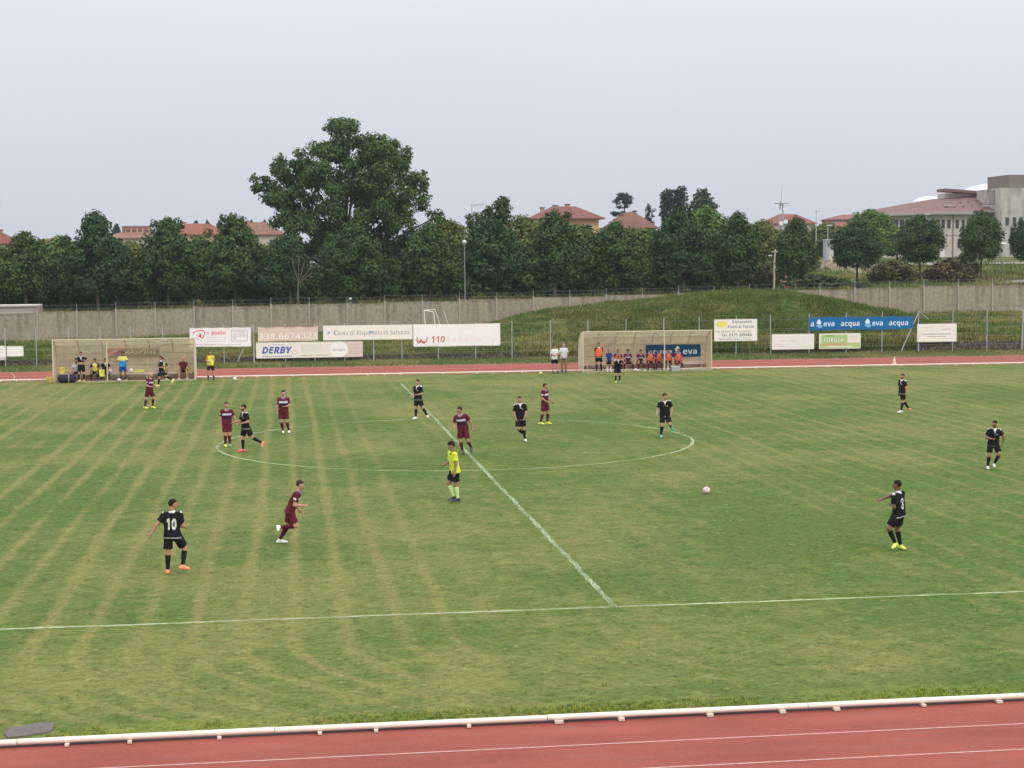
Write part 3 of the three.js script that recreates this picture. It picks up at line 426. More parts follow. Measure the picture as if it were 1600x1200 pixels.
// unit tree: base at 0, height 1 x given proportions in metres; crown between h0 and H
function treeParts(seed, H, W, h0, shape, dens, size, warm) {
  reseed(seed); const blobs = [], cH = H - h0, cy = h0 + cH * 0.47;
  const N = Math.round(26 + W * 3);
  for (let i = 0; i < N; i++) {
    const t = (i + rr(0, 1)) / N, y = h0 + cH * (0.05 + 0.92 * t);
    let prof = shape === 'oval' ? Math.pow(Math.sin(Math.PI * Math.pow(0.05 + 0.94 * t, 0.62)), 0.85) : shape === 'cone' ? Math.pow(1 - t, 0.75) * 0.95 + 0.08 : shape === 'column' ? 0.75 + 0.25 * Math.sin(t * 9) * (1 - t) : Math.sqrt(Math.max(0.05, 1 - Math.pow(2 * t - 0.85, 2)));
    const a = i * 2.4 + rr(-0.5, 0.5), rad = W / 2 * prof * Math.pow(rr(0.15, 1), 0.45) * 0.78, r = (shape === 'column' ? W * 0.3 : W * rr(0.13, 0.2)) * (0.55 + 0.5 * prof);
    blobs.push([Math.cos(a) * rad, y, Math.sin(a) * rad, r, 0.8]);
  }
  for (let i = 0; i < 8; i++) { const a = rr(0, 6.28), t = rr(0.3, 1); blobs.push([Math.cos(a) * W * 0.42 * Math.sin(Math.PI * t * 0.9), h0 + cH * t * 1.0, Math.sin(a) * W * 0.42 * Math.sin(Math.PI * t * 0.9), W * rr(0.05, 0.08), 1]); }
  blobs.push([rr(-0.2, 0.2), H - W * 0.04, 0, W * 0.06, 1.6], [rr(-0.3, 0.3), H - W * 0.13, 0.1, W * 0.09, 1.4]); for (let i = 0; i < 10; i++) { const a = rr(0, 6.28), t = rr(0.15, 0.9), R = W * 0.5 * Math.pow(Math.sin(Math.PI * Math.pow(0.05 + 0.94 * t, 0.62)), 0.85) * rr(0.85, 1.08); if (shape !== 'column' && shape !== 'cone') blobs.push([Math.cos(a) * R, h0 + cH * t, Math.sin(a) * R, W * rr(0.03, 0.06), 1.4]); }
  const limbs = []; for (let i = 0; i < 7; i++) { const b = blobs[Math.floor(rr(0.1, 0.8) * N)]; limbs.push(tube([V(0, h0 * 0.8 + cH * i * 0.05, 0), V(b[0] * 0.4, lerp(h0, b[1], 0.55), b[2] * 0.4), V(b[0], b[1], b[2])], 0.028 + W * 0.004, 5, 6)); }
  const trunk = merge([rod(V(0, -0.4, 0), V(0.03, h0 + cH * 0.55, 0.02), 0.06 + W * 0.018, 0.035, 7), ...limbs]);
  return { H, W, crown: leafGeo(blobs, dens, size, { warm }), trunk };
}
const order = ['first', 'second', 'third', 'fourth', 'fifth', 'sixth', 'seventh', 'eighth', 'ninth', 'tenth', 'eleventh', 'twelfth', 'thirteenth', 'fourteenth', 'fifteenth', 'sixteenth', 'seventeenth', 'eighteenth', 'nineteenth', 'twentieth'];
function plantTree(name, label, parts, x, z, top, w, leaf, bk, turn, group, cat = 'tree', sink = 0) {
  const y = groundY(x, z) - sink, t = thing(name, label, cat, [x, y, z], turn, group), sy = (top - y) / parts.H, sx = w / parts.W;
  for (const [n, g, m] of [['trunk', parts.trunk, bk], ['crown', parts.crown, leaf]]) { const o = mesh(n, g, m, t); o.scale.set(sx, sy, sx); }
  return t;
}
{
  const maple = [11, 12, 13, 14, 15].map(s => treeParts(s, 8, 6.2, 1.6, 'oval', 22, 0.135));
  const standard = [16, 17].map(s => treeParts(s, 8, 6.2, 2.5, 'round', 22, 0.135));
  const olive = [21, 22, 23, 24].map(s => treeParts(s, 8, 7, 0.9, 'round', 16, 0.15, 0.015));
  const lm = [leafMat(0.052, 0.096, 0.030), leafMat(0.044, 0.086, 0.034), leafMat(0.06, 0.106, 0.030)];
  const lo = [leafMat(0.105, 0.145, 0.04), leafMat(0.085, 0.135, 0.038), leafMat(0.125, 0.15, 0.042), leafMat(0.095, 0.165, 0.04)];
  const front = [[-37.0, -99.6, 10.8, 6.4], [-31.0, -98.8, 10.2, 6.6], [-24.2, -97.9, 11.1, 7.4], [-17.6, -98.0, 11.1, 6.9], [-11.3, -97.2, 11.2, 7.2], [-6.0, -95.3, 9.3, 6.1], [-0.2, -95.6, 10.8, 7.2], [7.3, -94.6, 10.5, 6.9], [13.3, -94.8, 10.8, 7.1], [19.3, -94.0, 11.2, 7.3], [25.3, -94.2, 10.7, 6.9], [31.9, -94.4, 11.6, 7.4], [37.3, -93.6, 11.4, 6.2], [43.5, -94.8, 10.9, 5.2], [54.0, -106.5, 10.8, 5.6], [62.9, -111.4, 11.6, 5.5], [71.3, -114.3, 12.0, 4.9], [76.9, -113.5, 11.5, 4.8]];
  front.forEach(([x, z, top, w], i) => plantTree('maple_tree', i < 14 ? `dark green maple behind the wall, ${order[i]} from the left in the front row` : ['round dark maple on a bare trunk right of the grassy heap', 'dark maple between the two bushes in front of the school', 'dark maple in front of the right end of the school', 'dark maple at the right edge beside the concrete tower'][i - 14], i > 13 ? standard[i % 2] : maple[i % 5], x, z, top + [0.3, -0.2, 0.7, 0.1, 0.3, 0, -0.1, 0, 0.2, 0.4, -0.2, 0.3, 0, 0, 0, 0, 0, 0][i], w * (i < 14 ? 0.98 : 1.04), lm[(i * 2) % 3], i % 4 === 1 ? barkPale : bark, i * 1.7, 'maples behind the wall'));
  const back = [[-36.5, -114.7, 10.0, 7.3], [-29.7, -113.8, 10.8, 7.3], [-22.5, -114.8, 10.3, 7.4], [-15.1, -113.9, 10.7, 7.4], [-7.8, -114.8, 10.0, 7.5], [3.8, -109.2, 9.4, 7.3], [10.8, -112.4, 11.6, 6.8], [18.7, -113.4, 12.0, 8.3], [25.2, -112.4, 11.0, 7.6], [32.6, -113.4, 10.7, 7.7], [39.2, -114.7, 13.2, 7.8], [50.8, -131.3, 11.9, 7.0], [54.1, -135.8, 10.8, 6.4], [69.8, -164.1, 12.3, 7.3], [74.5, -158.6, 14.1, 8.0], [58.4, -160.6, 11.6, 8.0], [81.7, -167.5, 11.6, 5.6]];
  back.forEach(([x, z, top, w], i) => plantTree('broadleaf_tree', `lighter olive green tree behind the front row, ${order[i]} counted from the left`, olive[i % 4], x, z, top - (i < 5 ? 1.1 : i < 7 ? 0.3 : 0.5), w * 1.12, lo[(i * 3 + (i > 6 ? 1 : 0)) % 4], bark, i * 2.1, 'lighter trees behind the maples'));
  // shrubs filling the dark gaps under the trees
  const shrub = [31, 32, 33].map(s => treeParts(s, 3.2, 4.6, 0.05, 'round', 9, 0.17));
  reseed(300);
  for (let i = 0; i < 19; i++) { const x = -38 + i * 4.1 + rr(-0.8, 0.8), z = -103 + rr(-2, 2) ; plantTree('shrub', `dark shrub under the tree row, ${order[i]} from the left`, shrub[i % 3], x, z, groundY(x, z) + rr(2.8, 4.2), 5.6, lm[i % 3], bark, i * 1.3, 'shrubs under the tree row', 'shrub'); }
  // bushes by the school
  const lb = [leafMat(0.095, 0.10, 0.035), leafMat(0.115, 0.092, 0.04), leafMat(0.06, 0.09, 0.032), leafMat(0.055, 0.08, 0.03)];
  [[58.4, -107.6, 6.6, 5.4, 0, 'olive bush left of the middle maple by the school'], [66.2, -110.6, 6.7, 5.6, 1, 'reddish brown bush right of the middle maple by the school'], [70.8, -118.1, 7.2, 3.4, 2, 'green bush just behind the reddish bush'], [48.2, -102.8, 5.2, 7, 3, 'low dark weeds in front of the gravel heaps'], [51.0, -101.6, 4.5, 5, 3, 'low weeds left of the round maple behind the wall'], [40.9, -101, 7.0, 5.5, 0, 'olive bush behind the wooden pole'], [45.5, -112, 6.4, 5.6, 2, 'green bush right of the wooden pole']].forEach(([x, z, top, w, k, l], i) => plantTree('bush', l, shrub[i % 3], x, z, top, w * 1.1, lb[k], bark, i, 'bushes behind the wall', 'bush'));
  // tall oak towering over the row
  reseed(90);
  const y0 = groundY(-0.4, -106), lob = [[0.2, 18.3, 0, 3.4], [-2.5, 16.0, 0.6, 3.1], [3.0, 16.3, 0.3, 3.7], [-5.7, 14.8, -0.6, 3.1], [-7.7, 14.1, -0.6, 1.9], [6.8, 14.0, 0.8, 2.0], [5.5, 12.1, 1, 2.8], [1.0, 12.8, 1, 3.8], [-4.2, 11.5, 0.6, 3.4], [-6.7, 12.2, -0.4, 2.2], [8.7, 11.4, 1, 1.1], [-1.0, 8.6, 0.6, 3.8], [3.5, 8.5, 0.6, 3.8], [-5.5, 8.3, 0, 2.8], [7.1, 8.5, 1, 2.5], [-1.1, 20.1, 0, 1.5], [-8.9, 14.8, -0.8, 1.1], [-6.6, 17.0, -0.6, 1.4], [7.5, 15.4, 0.8, 1.2], [3.7, 18.9, 0, 1.6], [5.6, 17.6, 0, 1.3], [0.6, 15.2, -1.5, 3.2], [-1.6, 13.2, 1.2, 2.6], [2.6, 13.6, 1.5, 2.8], [-2.2, 18.2, 0, 2.0], [-4.6, 17.0, 0, 1.5]];
  const big = [], limbs = [];
  for (const [x, y, z, r] of lob) {
    const nn = Math.round(3 + r * r * 1.5);
    for (let i = 0; i < nn; i++) { const a = rr(0, 6.28), c = rr(-1, 1), q = Math.sqrt(1 - c * c), R = r * Math.pow(rnd(), 0.4) * 0.86; big.push([x + 0.4 + q * Math.cos(a) * R, y - y0 + c * R * 0.92, z + q * Math.sin(a) * R * 1.5, r * 0.17 + rr(0.25, 0.55), 0.85]); }
    limbs.push(tube([V(0, Math.min(5, (y - y0) * 0.35), 0), V(x * 0.35 + 0.2, (y - y0) * 0.62, z * 0.5), V(x + 0.4, y - y0, z)], 0.07 + r * 0.02, 6, 8));
  }
  const t = thing('tall_oak_tree', 'tallest tree with a broad uneven crown rising above the tree row', 'tree', [-0.4, y0, -106]);
  mesh('trunk', merge([rod(V(0, -0.5, 0), V(0.2, 12, 0), 0.42, 0.12, 9), ...limbs]), bark, t); mesh('crown', leafGeo(big, 19, 0.155), leafMat(0.066, 0.118, 0.034), t);
  // bare dead limbs low on its left
  const dt = thing('dead_sapling', 'bare pale dead branches showing left under the tallest tree', 'tree', [-5.4, groundY(-5.4, -91.2), -91.2]);
  mesh('trunk', rod(V(0, -0.3, 0), V(0.1, 2.8, 0), 0.08, 0.05, 6), barkPale, dt); for (const [a, h, l] of [[0.3, 2.5, 2.2], [-0.25, 2.6, 2.0], [0.75, 2.4, 1.9], [0.05, 2.7, 2.3], [1.1, 2.3, 1.5]]) mesh('branch', tube([V(0.1, h, 0), V(0.1 + Math.sin(a) * l * 0.5, h + l * 0.45, 0.2), V(0.1 + Math.sin(a) * l, h + l * Math.cos(a * 0.6), 0.35)], 0.028, 5), barkPale, dt);
  // poplars, cedar, cypresses and distant trees on the skyline
  const col = [41, 42].map(s => treeParts(s, 10, 2.4, 0.8, 'column', 16, 0.17)), con = [51, 52].map(s => treeParts(s, 8, 3.4, 0.4, 'cone', 14, 0.16)), rnd_ = [61, 62].map(s => treeParts(s, 9, 5.5, 3, 'round', 7, 0.26));
  const dk = leafMat(0.028, 0.05, 0.034), mid = leafMat(0.055, 0.09, 0.045);
  [[17.8, -120.8, 14.1, 2.6, 'tall slender poplar right of the lattice mast'], [16.1, -120.9, 13.0, 2.2, 'shorter slender poplar just left of the tall poplar'], [14.6, -121.0, 12.4, 2.1, 'shortest slender poplar of the three near the mast']].forEach(([x, z, top, w, l], i) => plantTree('poplar_tree', l, col[i % 2], x, z, top, w, lm[i % 3], bark, i, 'poplars'));
  [[59.1, -216.7, 19.0, 2.9, 'left of two dark cypresses on the skyline'], [61.6, -218.5, 19.5, 3.0, 'right of two dark cypresses on the skyline']].forEach(([x, z, top, w, l], i) => plantTree('cypress_tree', l, col[i % 2], x, z, top, w * 1.15, dk, bark, i * 2, 'cypresses'));
  plantTree('conifer_tree', 'dark pointed conifer right of the brown roofed house', con[0], 56.9, -221.9, 16.5, 4.2, dk, bark, 1);
  plantTree('broadleaf_tree', 'greyish tree right of the two dark cypresses', rnd_[0], 66.4, -220.8, 19, 6.2, mid, bark, 1);
  { // cedar with flat layers
    reseed(402); const bl = []; for (let k = 0; k < 7; k++) { const y = 6.4 + k * 0.85 + rr(-0.3, 0.3), n = 5; for (let i = 0; i < n; i++) { const a = i * 1.3 + k, R = rr(0.8, 3.6) * (1 - k * 0.09); bl.push([Math.cos(a) * R, y + rr(-0.45, 0.45), Math.sin(a) * R, rr(0.45, 1.05), 0.5]); } }
    const y = groundY(54.7, -232), c = thing('cedar_tree', 'dark cedar with flat open layers behind the brown roofed house', 'tree', [54.7, y, -232]); mesh('trunk', rod(V(0, 0, 0), V(0, 12, 0), 0.35, 0.06, 7), bark, c); mesh('crown', leafGeo(bl, 12, 0.17), dk, c);
  }
  const farR = treeParts(71, 9, 4, 4.2, 'round', 6, 0.25);
  [[-34.5, -366], [-32.4, -365.7], [-28.6, -365.2], [-25.8, -364.8], [-22.8, -364.4], [-17.1, -363.6], [-14.9, -363.3], [-11.5, -362.9], [-46.6, -347], [-38.6, -346]].forEach(([x, z], i) => plantTree('umbrella_pine', i < 8 ? `small dark round tree on the skyline behind the left houses, ${order[i]} from the left` : ['small round tree on the skyline left of the flat roofed house', 'small round tree right beside the flat roofed house'][i - 8], farR, x, z, i < 8 ? 17.7 : 15.6 - (i - 9), 2.7, dk, bark, i, 'round trees on the left skyline'));
  // distant belt of trees closing the view
  reseed(800);
  const belt = treeParts(81, 9, 9, 0.2, 'round', 3.5, 0.45);
  for (let i = 0; i < 20; i++) { const x = -150 + i * 22 + rr(-4, 4), z = -300 - rr(0, 90); plantTree('distant_tree', `hazy distant tree behind the houses, ${order[i]} from the left`, belt, x, z, rr(10.2, 12.2), rr(18, 26), mid, bark, i, 'distant trees'); }
}
// ---------------------------------------------------------------- houses, school, mast, lamps
const paneMat = std(0.05, 0.06, 0.07, 0.15), frameMat = std(0.55, 0.52, 0.48, 0.7);
function roofTex(r, g, b) { return matte({ roughness: 0.9, map: dataTex(128, 128, (u, v, o) => { const n = 0.7 + 0.6 * fbm(u * 20, v * 20), s = 0.9 + 0.16 * (Math.sin(v * 150) > 0 ? 1 : 0); o[0] = 0.62 * r * n * s; o[1] = 0.62 * g * n * s; o[2] = 0.62 * b * n * s; }) }); }
function hipRoof(w, d, h, over, ridge) { // hip roof, eaves at y 0
  const a = w / 2 + over, c = d / 2 + over, r = ridge / 2, t = 0.18;
  const P = [[-a, 0, c], [a, 0, c], [a, 0, -c], [-a, 0, -c], [-r, h, 0], [r, h, 0], [-a, -t, c], [a, -t, c], [a, -t, -c], [-a, -t, -c]];
  const F = [[0, 1, 5], [0, 5, 4], [1, 2, 5], [2, 3, 4], [2, 4, 5], [3, 0, 4], [6, 7, 1], [6, 1, 0], [7, 8, 2], [7, 2, 1], [8, 9, 3], [8, 3, 2], [9, 6, 0], [9, 0, 3], [6, 9, 8], [6, 8, 7]];
  const p = [], u = []; for (const f of F) for (const i of f) { p.push(...P[i]); u.push((P[i][0] + P[i][2] * 0.3) / 6, (P[i][1] * 1.5 + P[i][2]) / 6); }
  const g = new THREE.BufferGeometry(); g.setAttribute('position', new THREE.Float32BufferAttribute(p, 3)); g.setAttribute('uv', new THREE.Float32BufferAttribute(u, 2)); g.computeVertexNormals(); return g;
}
function house(label, x, z, w, d, eave, ridge, wall, roof, o = {}) {
  const y = groundY(x, z) - 0.3, t = thing('house', label, 'house', [x, y, z], o.turn || 0), H = eave - y;
  mesh('wall', box(w, H, d, 0, H / 2, 0), std(...wall, 0.9), t);
  const rf = mesh('roof', hipRoof(w, d, ridge - eave, o.over ?? 0.7, o.ridge ?? w * 0.4), roofTex(...roof), t); rf.position.y = H + 0.18;
  for (const [cx, cz, ch] of o.chimneys || []) { mesh('chimney', box(0.7, ch, 0.7, cx, ch / 2 + (ridge - eave) * 0.45, cz), std(0.45, 0.3, 0.24, 0.9), rf); mesh('chimney_cap', box(0.95, 0.14, 0.95, cx, ch + (ridge - eave) * 0.45 + 0.07, cz), roofTex(...roof), rf); }
  for (const fx of o.win || [-0.3, 0, 0.3]) for (const fy of [1.6, 4.6]) { if (H - fy < 0.5) continue; const f = mesh('window', box(1.15, 1.5, 0.08, fx * w, H - fy, d / 2 + 0.03), frameMat, t); mesh('pane', box(0.95, 1.3, 0.03, fx * w, H - fy, d / 2 + 0.085), paneMat, f); }
  if (o.attic) { const [ax, aw, ah] = o.attic; const ab = mesh('roof_terrace', box(aw, ah, 3, ax, (ridge - eave) * 0.6 + ah / 2, 0), std(0.6, 0.35, 0.26, 0.9), rf); for (let i = 0; i < 4; i++) mesh('terrace_opening', box(aw / 4 * 0.7, ah * 0.5, 0.05, ax - aw / 2 + aw / 8 + i * aw / 4, (ridge - eave) * 0.6 + ah * 0.5, 1.53), std(0.18, 0.12, 0.1), ab); mesh('terrace_roof', box(aw + 0.5, 0.18, 3.5, ax, (ridge - eave) * 0.6 + ah + 0.09, 0), roofTex(...roof), rf); }
  return t;
}
house('white house with steep red roof at the left edge', -60.5, -247, 12, 10, 10.6, 13.3, [0.6, 0.62, 0.58], [0.32, 0.12, 0.09], { ridge: 4, chimneys: [[3, 0, 1.2]] });
house('small low house with brick red roof between the left trees', -51.5, -262, 5.5, 6, 10.2, 11.6, [0.5, 0.4, 0.34], [0.36, 0.16, 0.11]);
house('house with red rooftop terrace and pink roof on the left skyline', -36.0, -275, 11.5, 9, 11.9, 13.2, [0.6, 0.6, 0.45], [0.44, 0.25, 0.2], { attic: [0.5, 4.6, 1.4], chimneys: [[-2.2, 0, 1.6]] });
house('yellowish house with red roof left of the tallest tree', -25.0, -304, 12, 10, 13.0, 15.4, [0.62, 0.52, 0.34], [0.42, 0.17, 0.12], { chimneys: [[-3, 0, 1.5], [2, 1, 1.2]] });
house('house with brown tiled roof half hidden by the tallest tree', -12.5, -303, 11, 10, 12.9, 15.6, [0.6, 0.5, 0.4], [0.36, 0.2, 0.15], { chimneys: [[-2, 0, 1.7]] });
house('orange house with brown red roof above the middle trees', 42.2, -224, 10.5, 10, 14.0, 16.2, [0.66, 0.40, 0.22], [0.32, 0.15, 0.12], { over: 1.0, chimneys: [[-1.6, 0.5, 1.3], [0.6, 0, 1.5], [-4, 1, 0.9]], win: [-0.3, 0.05, 0.32] });
house('pale house with brown pyramid roof right of the orange house', 47.2, -192, 6.6, 7, 11.7, 14.2, [0.55, 0.55, 0.48], [0.30, 0.17, 0.13], { ridge: 1.8, over: 0.5, chimneys: [[-1.6, 0.4, 0.9]] });
house('distant house with red roof right of the antenna mast', 150, -441, 14, 12, 17.6, 20.6, [0.55, 0.42, 0.36], [0.4, 0.15, 0.12], { chimneys: [[2, 0, 1.3]] });
house('distant flat pink house right of the antenna mast', 171, -440, 17, 10, 18.8, 20.4, [0.5, 0.3, 0.26], [0.42, 0.2, 0.17]);
house('distant house with low red roof among the right trees', 158, -400, 22, 10, 15.6, 17.2, [0.5, 0.28, 0.22], [0.4, 0.14, 0.12]);
{ // two-storey school with a long tiled roof and a concrete stair tower
  const y = 6.5, t = thing('school_building', 'long two storey pale building with pinkish tiled roof behind the right trees', 'building', [0, y, -187]);
  const wallM = matte({ roughness: 0.9, map: dataTex(256, 128, (u, v, o) => { const n = 0.8 + 0.35 * fbm(u * 30, v * 12); o[0] = 0.56 * n; o[1] = 0.52 * n; o[2] = 0.46 * n; }) });
  mesh('wall', box(19.6, 7.2, 12, 96.2, 3.6, -6), wallM, t); mesh('string_course', box(19.8, 0.22, 0.12, 96.2, 4.0, 0.05), std(0.5, 0.46, 0.4), t);
  const rm = roofTex(0.34, 0.225, 0.20);
  { const P = [[85.4, 7.35, 1.1], [107.3, 7.9, 1.1], [107.3, 10.6, -8], [98, 9.9, -8], [86.2, 7.9, -8]], D = []; const U = []; const q = (a, b, c) => { for (const i of [a, b, c]) { D.push(...P[i]); U.push(P[i][0] / 5, P[i][2] / 5); } }; q(0, 1, 3); q(1, 2, 3); q(0, 3, 4); const g = new THREE.BufferGeometry(); g.setAttribute('position', new THREE.Float32BufferAttribute(D, 3)); g.setAttribute('uv', new THREE.Float32BufferAttribute(U, 2)); g.computeVertexNormals(); const r = mesh('roof', g, rm, t);
    reseed(60); for (let row = 0; row < 2; row++) for (let i = 0; i < 13; i++) { const f = (i + 0.5) / 13, x = 87 + f * 18.6 + row * 0.7, k = 0.28 + row * 0.33; const yy = lerp(7.35 + f * 0.55, lerp(8.1, 10.6, f), k); mesh('snow_guard', box(0.45, 0.12, 0.12, x, yy + 0.12, 1.1 - 9.1 * k), std(0.15, 0.1, 0.1), r); }
    for (const [x, k] of [[98.3, 0.35], [103.6, 0.12], [93.2, 0.6]]) mesh('skylight', box(0.9, 0.08, 0.8, x, lerp(7.6 + (x - 87) * 0.03, 8.1 + (x - 87) * 0.125, k) + 0.2, 1.1 - 9.1 * k), std(0.8, 0.8, 0.78, 0.4), r);
    mesh('upper_roof', (() => { const g = box(8.4, 0.45, 3.6); g.rotateZ(-0.07); g.translate(104, 11.05, -8.6); return g; })(), rm, r); mesh('upper_wall', box(7.6, 2.4, 3, 104, 9.6, -9.5), wallM, t); mesh('eave_board', (() => { const g = box(21.9, 0.4, 0.12); g.rotateZ(0.025); g.translate(96.3, 7.4, 1.12); return g; })(), std(0.36, 0.33, 0.3), t); }
  const win = (x0, x1, y0, y1) => { const f = mesh('window', box(x1 - x0 + 0.16, y1 - y0 + 0.16, 0.08, (x0 + x1) / 2, (y0 + y1) / 2, 0.02), frameMat, t); mesh('pane', box(x1 - x0, y1 - y0, 0.05, (x0 + x1) / 2, (y0 + y1) / 2, 0.05), paneMat, f); };
  for (const [a, b] of [[88.6, 89.23], [89.54, 90.18], [90.49, 91.12], [92.2, 92.8], [93.2, 93.8], [94.6, 95.1], [95.55, 96.08], [96.4, 96.93], [97.35, 97.88], [98.73, 99.26], [99.79, 100.22], [100.64, 101.28], [101.6, 102.24], [102.56, 103.2]]) win(a, b, 4.98, 6.39);
  for (const [a, b] of [[89.5, 90.1], [95.6, 96.1], [96.35, 96.9], [99.1, 99.6], [100.3, 100.9], [102, 102.6]]) win(a, b, 1.85, 3.16);
  mesh('door', box(0.7, 1.6, 0.08, 96.6, 0.8, 0.05), std(0.75, 0.75, 0.72), t); mesh('downpipe', rod(V(98.3, 0, 0.1), V(98.3, 7.3, 0.1), 0.06, 0.06, 6), std(0.2, 0.12, 0.1), t); mesh('dark_recess', box(1.6, 7, 0.1, 105.1, 3.6, 0.06), std(0.06, 0.08, 0.12, 0.4), t);
  const tw = thing('concrete_tower', 'tall stained concrete block at the right edge beside the school', 'building', [0, y, -184]);
  const cm = matte({ roughness: 0.95, map: dataTex(128, 256, (u, v, o) => { const st = vnoise(u * 14, v * 3), n = fbm(u * 8, v * 12), m = 0.75 + 0.4 * n - 0.4 * clamp((st - 0.55) * 3) * v; o[0] = 0.50 * m; o[1] = 0.49 * m; o[2] = 0.44 * m; }) });
  mesh('wall', box(11, 11.2, 9, 110.3, 5.6, -4.5), cm, tw); mesh('upper_block', box(9, 2.1, 8, 111, 12.25, -4.8), matte({ roughness: 0.95, map: dataTex(64, 64, (u, v, o) => { const n = 0.75 + 0.5 * fbm(u * 12, v * 30); o[0] = 0.22 * n; o[1] = 0.19 * n; o[2] = 0.16 * n; }) }), tw); mesh('parapet', box(0.5, 2.2, 2, 104.9, 9.9, -3), std(0.3, 0.29, 0.27), tw);
  const tw_ = (x0, x1, y0, y1) => { const f = mesh('window', box(x1 - x0 + 0.16, y1 - y0 + 0.16, 0.08, (x0 + x1) / 2, (y0 + y1) / 2, 0.02), std(0.3, 0.3, 0.3), tw); mesh('pane', box(x1 - x0, y1 - y0, 0.05, (x0 + x1) / 2, (y0 + y1) / 2, 0.05), paneMat, f); };
  for (const x of [105.7, 106.9, 108.0, 109.3, 110.5]) tw_(x, x + 0.5, 5.4, 6.6); tw_(106.5, 107.15, 0.8, 5.0);
  mesh('pilaster', box(0.35, 7.6, 0.25, 105.1, 3.8, 0.1), cm, tw);
}
{ // white dome-like roofs behind the school
  for (const [x, yy, z, w, h, l] of [[109.4, 16.5, -225, 5.2, 1.5, 'white rounded roof rising behind the school roof'], [117.6, 17.4, -214, 14, 2.4, 'white sloping vault roof behind the concrete tower']]) { const t = thing('vaulted_hall', l, 'building', [x, 6.5, z]); mesh('wall', box(w, yy - 6.5, 8, 0, (yy - 6.5) / 2, 0), std(0.5, 0.5, 0.5), t); const g = new THREE.SphereGeometry(1, 20, 8, 0, Math.PI * 2, 0, Math.PI / 2); g.scale(w / 2, h, 5); g.translate(0, yy - 6.5, 0); mesh('roof', g, std(0.8, 0.82, 0.84, 0.5), t); }
  // antenna mast
  const x = 127.8, z = -374.8, y = groundY(x, z), t = thing('antenna_mast', 'tall steel antenna mast with dishes on the right skyline', 'mast', [x, y, z]), m = std(0.42, 0.44, 0.46, 0.5), H = 15.6, wm = std(0.8, 0.8, 0.8, 0.4);
  for (const [a, b] of [[1, 1], [1, -1], [-1, 1], [-1, -1]]) mesh('leg', rod(V(a * 0.9, 0, b * 0.9), V(a * 0.3, H, b * 0.3), 0.12, 0.09, 6), m, t);
  for (let k = 0; k < 12; k++) { const y0 = k * H / 12, s0 = lerp(0.9, 0.3, k / 12), s1 = lerp(0.9, 0.3, (k + 1) / 12); mesh('brace', rod(V(-s0, y0, s0), V(s1, y0 + H / 12, s1), 0.06, 0.06, 5), m, t); }
  mesh('antenna_rod', rod(V(0, H - 0.5, 0), V(0, H + 4, 0), 0.1, 0.05, 6), m, t); mesh('platform', box(3.4, 0.25, 2.4, 0, H - 0.6, 0), m, t); for (const dx of [-1.4, 0, 1.4]) mesh('panel_antenna', box(0.35, 1.8, 0.25, dx, H + 0.3, 1.0), wm, t);
  for (const [dx, dy] of [[0.6, H - 2.2], [-0.7, H - 2.9], [0.9, H - 5.6], [-0.4, H - 6.0]]) { const g = new THREE.SphereGeometry(0.95, 16, 6, 0, Math.PI * 2, 0, 0.9); g.rotateX(-Math.PI / 2); g.translate(dx, dy, 1.6); g.rotateY(0); mesh('dish', (() => { const c = new THREE.CylinderGeometry(0.6, 0.6, 0.25, 18); c.rotateX(Math.PI / 2); c.translate(dx, dy, 1.2); return c; })(), wm, t); }
  // slender lattice crane-like mast among the middle trees
  const cz = -196, cy = groundY(22.8, cz), c = thing('antenna_pole', 'thin pole with a long side arm above the middle trees', 'mast', [22.8, cy, cz]); mesh('shaft', rod(V(0, 0, 0), V(0, 16 - cy, 0), 0.12, 0.07, 6), m, c); mesh('arm', rod(V(-0.2, 15.6 - cy, 0), V(2.0, 15.9 - cy, 0), 0.06, 0.05, 5), m, c); for (let i = 0; i < 5; i++) mesh('element', rod(V(0.4 + i * 0.35, 15.35 - cy + i * 0.05, 0), V(0.4 + i * 0.35, 15.95 - cy + i * 0.05, 0), 0.03, 0.03, 4), m, c);
  // globe lamps and light poles
  const lamp = (x, z, top, label, globe) => { const y = groundY(x, z), t = thing('street_lamp', label, 'lamp', [x, y, z]); mesh('shaft', rod(V(0, 0, 0), V(0, top - y - 0.2, 0), 0.075, 0.045, 7), std(0.22, 0.24, 0.25, 0.6), t); const g = globe ? new THREE.SphereGeometry(top < 5 ? 0.13 : 0.21, 14, 10) : new THREE.SphereGeometry(0.45, 14, 8); if (!globe) g.scale(1.2, 0.4, 1); g.translate(globe ? 0 : 0.1, top - y, 0); mesh('globe', g, std(0.66, 0.66, 0.64, 0.5), t); };
  lamp(10.3, -95.9 + 4.2, 8.75, 'thin lamp post with white globe in front of the middle trees', true); lamp(85.8, -141, 8.6, 'pale lamp post with flat head in front of the concrete tower', false); lamp(-0.6, -88.5, 3.6, 'low white globe lamp just above the wall under the tallest tree', true);
  const lp = (x, z, top, label) => { const y = groundY(x, z), t = thing('light_pole', label, 'pole', [x, y, z]); mesh('shaft', rod(V(0, 0, 0), V(0, top - y, 0), 0.07, 0.05, 6), std(0.45, 0.47, 0.47, 0.6), t); mesh('head', box(0.7, 0.14, 0.3, 0.2, top - y, 0), std(0.6, 0.6, 0.6), t); };
lp(66.9, -159.6, 13.5, 'tallest left grey light pole between mast and school'); lp(65.2, -149.5, 11.3, 'short grey light pole above the small container'); lp(78.2, -168.2, 13.7, 'grey light pole beside the olive tree left of the school'); lp(85.9, -167.1, 13.2, 'grey light pole rising in front of the school windows');
